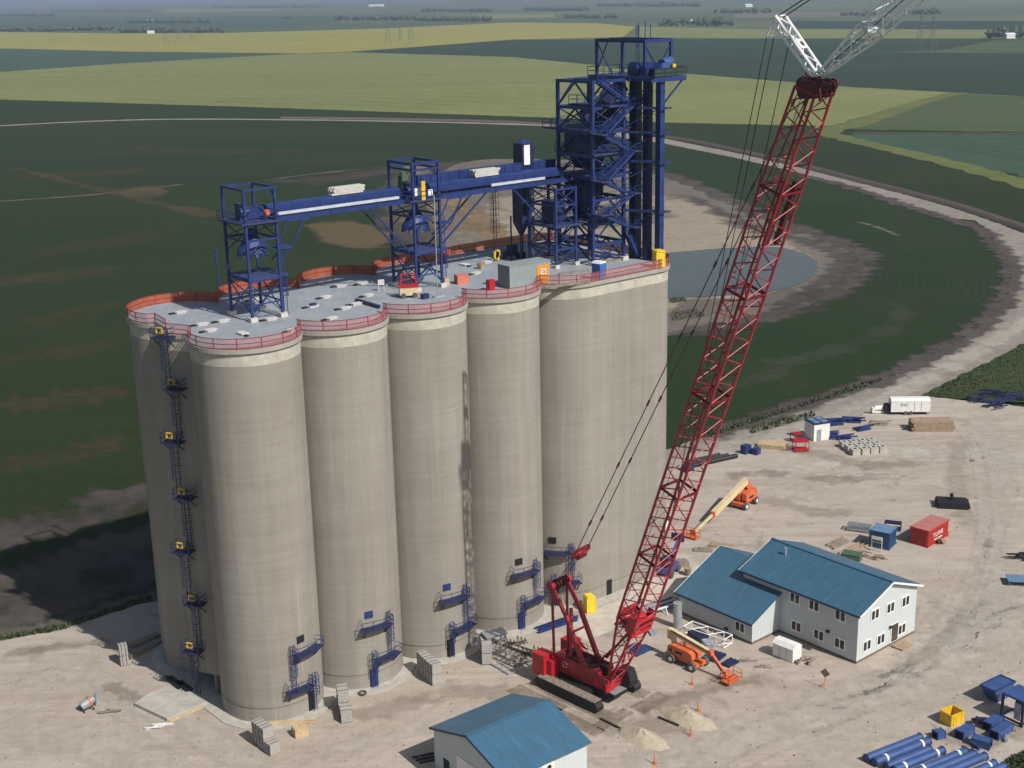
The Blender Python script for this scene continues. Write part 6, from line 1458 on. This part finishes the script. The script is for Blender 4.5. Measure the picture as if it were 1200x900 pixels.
# enclosed trailer
tl = thing('cargo_trailer', 'white enclosed cargo trailer at the far edge of the yard', 'trailer', G(1065, 484), R(-3))
mb = MB(); mb.box((0, 0, 1.7), (7.4, 2.5, 2.2)); mb.extrude([(-1.25, 0), (1.25, 0), (.7, .35), (-.7, .35)], (0, 0, 2.8), (0, 1, 0), (0, 0, 1), (1, 0, 0), 7.4); mb.build('body', 'white', tl)
mb = MB(); mb.box((0, 0, .55), (7.4, 2.4, .15)); mb.bar((-3.7, 0, .5), (-5.4, 0, .5), .2); mb.box((-4.3, 0, 1.2), (.9, 1.5, 1.3)); mb.build('frame', 'dark', tl)
mb = MB(); [mb.tube((x, y, .4), (x, y+.25, .4), .4, 14) for x in (-.9, .1) for y in (-1.3, 1.05)]; mb.build('wheel', 'tyre', tl)
text('EXC', .75, tl, (-1.2, -1.27, 2.0), (R(90), 0, 0), 'purple')
mb = MB(); mb.box((2.0, -1.27, 1.7), (.05, .03, 2.0)); mb.box((.7, -1.27, 1.7), (.05, .03, 2.0)); mb.build('door_seam', 'galv', tl)
mb = MB(); mb.tube((-.8, 0, 1.0), (.8, 0, 1.0), .5, 14); mb.box((-1.1, 0, .7), (.5, .9, 1.1)); mb.box((0, 0, .3), (2.0, .9, .3)); solo('fuel_tank', mb, 'white', 'white fuel tank cart left of the trailer', 'fuel tank', G(1029, 484), R(8))
# small white shed with dark blue roof
ws = thing('small_shed', 'small white shed with dark blue roof among the far stores', 'shed', G(957, 513), R(20))
MB().box((0, 0, 1.6), (3.3, 3.2, 3.2)).build('wall', 'white', ws); MB().box((0, 0, 3.28), (3.6, 3.5, .2)).build('roof', 'blue_dark', ws)
mb = MB(); [mb.box((x, y, 3.42), (1.2, 1.1, .08)) for x in (-.8, .8) for y in (-.8, .8)]; mb.build('roof_panel', 'container_blue_top', ws); MB().box((-.6, -1.63, 1.1), (.9, .06, 2.1)).build('door', 'galv', ws)
for i in range(4):
    for j in range(3):
        p = G(1014, 528)+Vector((math.cos(R(12)), math.sin(R(12)), 0))*(-2.7+i*1.75)+Vector((-math.sin(R(12)), math.cos(R(12)), 0))*(j*2.1-1.4)
        if i == 0 and j == 0:
            cb0 = thing('concrete_block', 'pale concrete block in the tight grid beside the small white shed', 'concrete block', p, R(12), 'concrete blocks in a grid')
            MB().box((0, 0, .55), (1.45, 1.45, 1.1)).build('body', 'slab', cb0); mb = MB(); mb.box((0, 0, 1.13), (.5, .35, .08)); mb.bar((.74, 0, .1), (.74, 0, 1.0), .1); mb.build('lug', 'dark', cb0)
        else: dup(cb0, p, R(12+random.uniform(-4, 4)))
rack(938, 528, R(5), 2.4, 2.0, 1.9, 'red_bright', 'bright red steel frame left of the small white shed', 'steel_cage'); rack(933, 517, R(20), 1.6, 1.4, 1.5, 'red', 'dull red steel frame behind the bright red one', 'steel_cage')
bundle('lumber_bundle', 'wood_new', G(905, 524), R(-22), (5.0, 2.6, .8), 'tan lumber pile left of the red steel frames', 'lumber')
crate(874, 531, (1.5, 1.2, 1.4), 'blue', 'blue crate between lumber pile and black pipes', 0, 0); crate(886, 532, (1.3, 1.1, 1.0), 'blue', 'lower blue crate beside the lumber pile', R(10), 0)
for k, y in enumerate((0, .9, 1.8)):
    a, b = G(812, 548), G(866, 536); d = b-a; mb = MB(); mb.tube((0, 0, 0), (d.length*(.95-.12*k), 0, 0), .42, 10)
    n_ = Vector((-d.y, d.x, 0)).normalized(); solo('black_pipe', mb, 'black', ('black pipe nearest the camera right of the crane boom', 'middle black pipe right of the crane boom', 'black pipe farthest back right of the crane boom')[k], 'pipe', a+n_*y+Vector((0, 0, .42)), math.atan2(d.y, d.x))
crate(806, 551, (1.8, 1.4, .8), 'blue_dark', 'dark blue box at the left end of the black pipes', R(10), 0)
for i, (x, y, yw, n_) in enumerate([(978, 497, 15, 5), (1000, 494, -8, 5), (1010, 503, 24, 4), (975, 512, 10, 4), (991, 516, 20, 4), (1030, 497, 0, 3)]):
    mb = MB()
    for k in range(n_): 
        a = random.uniform(-.4, .4); l = random.uniform(2.5, 5); yy = random.uniform(-1.2, 1.2); z = .2+.22*k; mb.bar((-l/2*math.cos(a), yy-l/2*math.sin(a), z), (l/2*math.cos(a), yy+l/2*math.sin(a), z+random.uniform(-.1, .1)), .26, .22)
    mb.box((0, 0, .15), (2.6, 2.2, .2))
    solo('steel_pile', mb, 'blue' if i != 5 else 'wood_grey', ['blue steel pile behind the small white shed', 'blue steel pile left of the white fuel tank', 'long blue steel pile before the white fuel tank', 'blue steel pile touching the small shed', 'blue beams left of the concrete block grid', 'grey scrap below the fuel tank'][i], 'steel pile', G(x, y), R(yw))
for i, (x, y, yw) in enumerate([(1146, 470, 5), (1163, 465, -5), (1176, 473, 10), (1190, 468, 0), (1168, 478, 15)]):
    mb = MB()
    for k in range(6): a = random.uniform(-.5, .5); l = random.uniform(3, 6); yy = random.uniform(-1.4, 1.4); z = .2+.2*k; mb.bar((-l/2*math.cos(a), yy-l/2*math.sin(a), z), (l/2*math.cos(a), yy+l/2*math.sin(a), z), .24, .22)
    solo('steel_pile', mb, 'blue_dark', ['leftmost dark steel pile by the weeds at right edge', 'highest dark steel pile against the weeds', 'dark steel pile before the highest one near the weeds', 'dark steel pile at the right frame edge', 'nearest dark steel pile to the gravel by the weeds'][i], 'steel pile', G(x, y), R(yw))
mb = MB(); [mb.bar((random.uniform(-2.5, 0), random.uniform(-.8, .8), .2+.12*k), (random.uniform(.5, 3), random.uniform(-.8, .8), .2+.12*k), .16) for k in range(8)]; solo('steel_pile', mb, 'black', 'black steel heap at the right frame edge beside the open yard', 'steel pile', G(1196, 656), R(-5))
mb = MB(); mb.box((0, 0, .75), (4.4, 2.4, .08)); [mb.bar((x, y, 0), (x, y, .75), .1) for x in (-2, 2) for y in (-1, 1)]; solo('steel_table', mb, 'container_blue_top', 'grey blue sheet on legs at the right frame edge', 'table', G(1199, 684), R(-10))

# ------------------------------------------------------------------ blue ducts and pipes at bottom right
a, b = G(1015, 893), G(1078, 868); d = b-a; yw = math.atan2(d.y, d.x); u_ = d.normalized(); v_ = Vector((u_.y, -u_.x, 0)); LP = d.length
rows = [(0, 0, 1), (1.05, .15, 1), (2.3, .6, .8), (3.2, .8, .9), (4.6, 1.9, 1), (5.5, 2.3, 1), (6.4, 2.9, 1), (7.9, 4.2, .8), (8.8, 4.6, .8)]
ordn = ['farthest from the camera', 'second from the far side', 'third from the far side', 'fourth from the far side', 'middle one', 'sixth from the far side', 'seventh from the far side', 'eighth from the far side', 'nearest to the grass corner']
for i, (y, x, l) in enumerate(rows):
    t = thing('blue_pipe', f'long blue pipe in bottom right row, {ordn[i]}', 'pipe', a+v_*y+u_*x+Vector((0, 0, .47)), yw, 'blue pipes laid side by side')
    ll = LP*l; MB().tube((0, 0, 0), (ll, 0, 0), .44, 14).build('tube', 'blue_light' if i % 2 else 'blue_pipe' if 'blue_pipe' in M else 'blue_light', t)
    [MB().tube((xx-.05, 0, 0), (xx+.05, 0, 0), .5, 14).build('flange', 'blue', t) for xx in (0, ll)]
    if i in (1, 3, 4, 7): 
        [MB().tube((xx-.14, 0, 0), (xx+.14, 0, 0), .455, 14).build('band', 'white', t) for xx in (ll*.2, ll*.86)]
def duct(px, py, yaw, l, w_, h, label, dark=True):
    t = thing('blue_duct', label, 'duct', G(px, py), yaw, 'blue sheet steel duct pieces at bottom right')
    mb = MB(); th = .06
    mb.box((0, 0, h), (l, w_, th)); mb.box((0, 0, .06), (l, w_, th)); mb.box((0, -w_/2, h/2), (l, th, h)); mb.box((0, w_/2, h/2), (l, th, h))
    mb.build('casing', 'blue_light', t)
    for x in (-l/2, l/2):
        mb = MB(); mb.box((x, 0, h), (.1, w_+.2, .14)); mb.box((x, 0, .07), (.1, w_+.2, .13)); mb.box((x, -w_/2, h/2), (.1, .14, h)); mb.box((x, w_/2, h/2), (.1, .14, h)); mb.build('flange', 'blue', t)
    MB().box((-l/2+.2, 0, h/2), (.05, w_-.1, h-.1)).build('inner_void', 'dark', t)  # dark sheet standing in for the shade inside the open end
    return t
yd = R(40)
duct(1130, 862, yd, 2.2, 1.0, .95, 'blue duct piece nearest to the yellow bin'); duct(1163, 851.5, yd, 2.5, 1.0, .95, 'open-ended long blue duct left of a similar duct'); duct(1173, 860.5, yd, 3.0, 1.0, .95, 'longest blue duct beside the dark frame'); duct(1100, 864, R(20), 1.0, .9, .8, 'small blue box piece above the pipe row'); duct(1150, 874, R(-35), 1.9, 1.1, .9, 'short blue duct with its end toward the grass')
hp = thing('blue_hopper', 'blue tapered hopper lying behind the yellow bin', 'hopper', G(1168, 818), R(35))
mb = MB(); P = [(-1.9, -1, 1.9), (1.9, -1, 1.9), (1.9, 1, 1.9), (-1.9, 1, 1.9), (-.9, -.8, .1), (1.2, -.8, .1), (1.2, .8, .1), (-.9, .8, .1)]; mb.add(P, [(0, 1, 2, 3), (4, 7, 6, 5), (0, 4, 5, 1), (1, 5, 6, 2), (2, 6, 7, 3), (3, 7, 4, 0)]); mb.build('shell', 'blue_light', hp)
mb = MB(); [mb.bar(P[i], P[(i+1) % 4], .16) for i in range(4)]; mb.build('rim', 'blue', hp)
hf = thing('open_steel_box', 'tall open blue steel box frame at the right frame edge', 'steel frame', G(1194, 842), R(35))
mb = MB(); mb.box((0, 0, 3.1), (3.0, 2.8, .25)); mb.box((1.4, 0, 1.6), (.1, 2.6, 2.9)); mb.build('top_shell', 'blue_light', hf)
mb = MB(); [mb.bar((x, y, 0), (x, y, 3.0), .25) for x in (-1.4, 1.4) for y in (-1.3, 1.3)]; [mb.bar((-1.4, y, .3), (1.4, y, .3), .18) for y in (-1.3, 1.3)]; mb.bar((-1.4, -1.3, .3), (-1.4, 1.3, .3), .18); mb.build('frame', 'blue_dark', hf)
mb = MB(); mb.box((-1.35, -.6, 1.6), (.06, .8, 2.0)); mb.build('panel', 'galv', hf)
yb = thing('yellow_bin', 'open yellow steel bin on the gravel at lower right', 'bin', G(1115, 846), R(30))
mb = MB(); l, w_, h = 2.0, 1.6, 1.4
mb.box((0, 0, .08), (l, w_, .1)); mb.box((0, -w_/2, h/2), (l, .08, h)); mb.box((0, w_/2, h/2), (l, .08, h)); mb.box((-l/2, 0, h/2), (.08, w_, h)); mb.box((l/2, 0, h/2), (.08, w_, h)); mb.build('body', 'yellow', yb)
mb = MB(); [mb.bar(p, q, .13) for p, q in (((-l/2, -w_/2, h), (l/2, -w_/2, h)), ((l/2, -w_/2, h), (l/2, w_/2, h)), ((l/2, w_/2, h), (-l/2, w_/2, h)), ((-l/2, w_/2, h), (-l/2, -w_/2, h)))]; [mb.bar((x, -w_/2-.04, 0), (x, -w_/2-.04, h), .1) for x in (-.6, .6)]; mb.build('rim', 'yellow', yb)
for i, (x, y, lb) in enumerate([(1151, 848, 'small dark blue brackets behind the two long ducts'), (1138, 884, 'dark blue steel heap between pipe row and grass'), (1146, 888, 'grey blue plate beside the dark steel heap'), (1178, 868, 'grey offcut at the end of the longest duct')]):
    mb = MB(); [mb.box((random.uniform(-.8, .8), random.uniform(-.5, .5), .15+.14*k), (random.uniform(.5, 1.4), .3, .24), random.uniform(0, 3)) for k in range(6 if i < 2 else 2)]; solo('steel_offcut', mb, ('blue_dark', 'blue', 'galv', 'galv')[i], lb, 'steel scrap', G(x, y), R(20*i))

# ------------------------------------------------------------------ light and air
SUN_AZ, SUN_EL = -44.0, 44.3
w = bpy.data.worlds.new('World'); sc.world = w; w.use_nodes = True
nt = w.node_tree; bg = nt.nodes['Background']
sky = nt.nodes.new('ShaderNodeTexSky'); sky.sky_type = 'NISHITA'; sky.sun_disc = False
sky.sun_elevation = R(SUN_EL); sky.sun_rotation = R(90-SUN_AZ); sky.dust_density = 2.5; sky.air_density = 1.2; sky.altitude = 200
nt.links.new(sky.outputs[0], bg.inputs[0]); bg.inputs[1].default_value = .068
ld = bpy.data.lights.new('sun', 'SUN'); ld.energy = 4.8; ld.angle = R(.53); ld.color = (1, .95, .87)
lo = bpy.data.objects.new('sun', ld); col.objects.link(lo); lo.rotation_euler = (R(90-SUN_EL), 0, R(SUN_AZ+90)); lo.location = (0, 0, 300)
hz = MB().box((0, 0, 47), (130000, 130000, 98))
hm = bpy.data.materials.new('haze'); hm.use_nodes = True; hn = hm.node_tree; hn.nodes.remove(hn.nodes['Principled BSDF'])
pv = hn.nodes.new('ShaderNodeVolumePrincipled'); pv.inputs['Density'].default_value = 1.15e-4; pv.inputs['Color'].default_value = (.62, .77, 1.0, 1); pv.inputs['Anisotropy'].default_value = .2
hn.links.new(pv.outputs[0], hn.nodes['Material Output'].inputs['Volume'])
ho = hz.build('haze', hm); ho['kind'] = 'stuff'
sc.view_settings.view_transform = 'Standard'; sc.view_settings.look = 'None'; sc.view_settings.gamma = 1; sc.view_settings.exposure = .03
sc.cycles.max_bounces = 6; sc.cycles.volume_bounces = 0
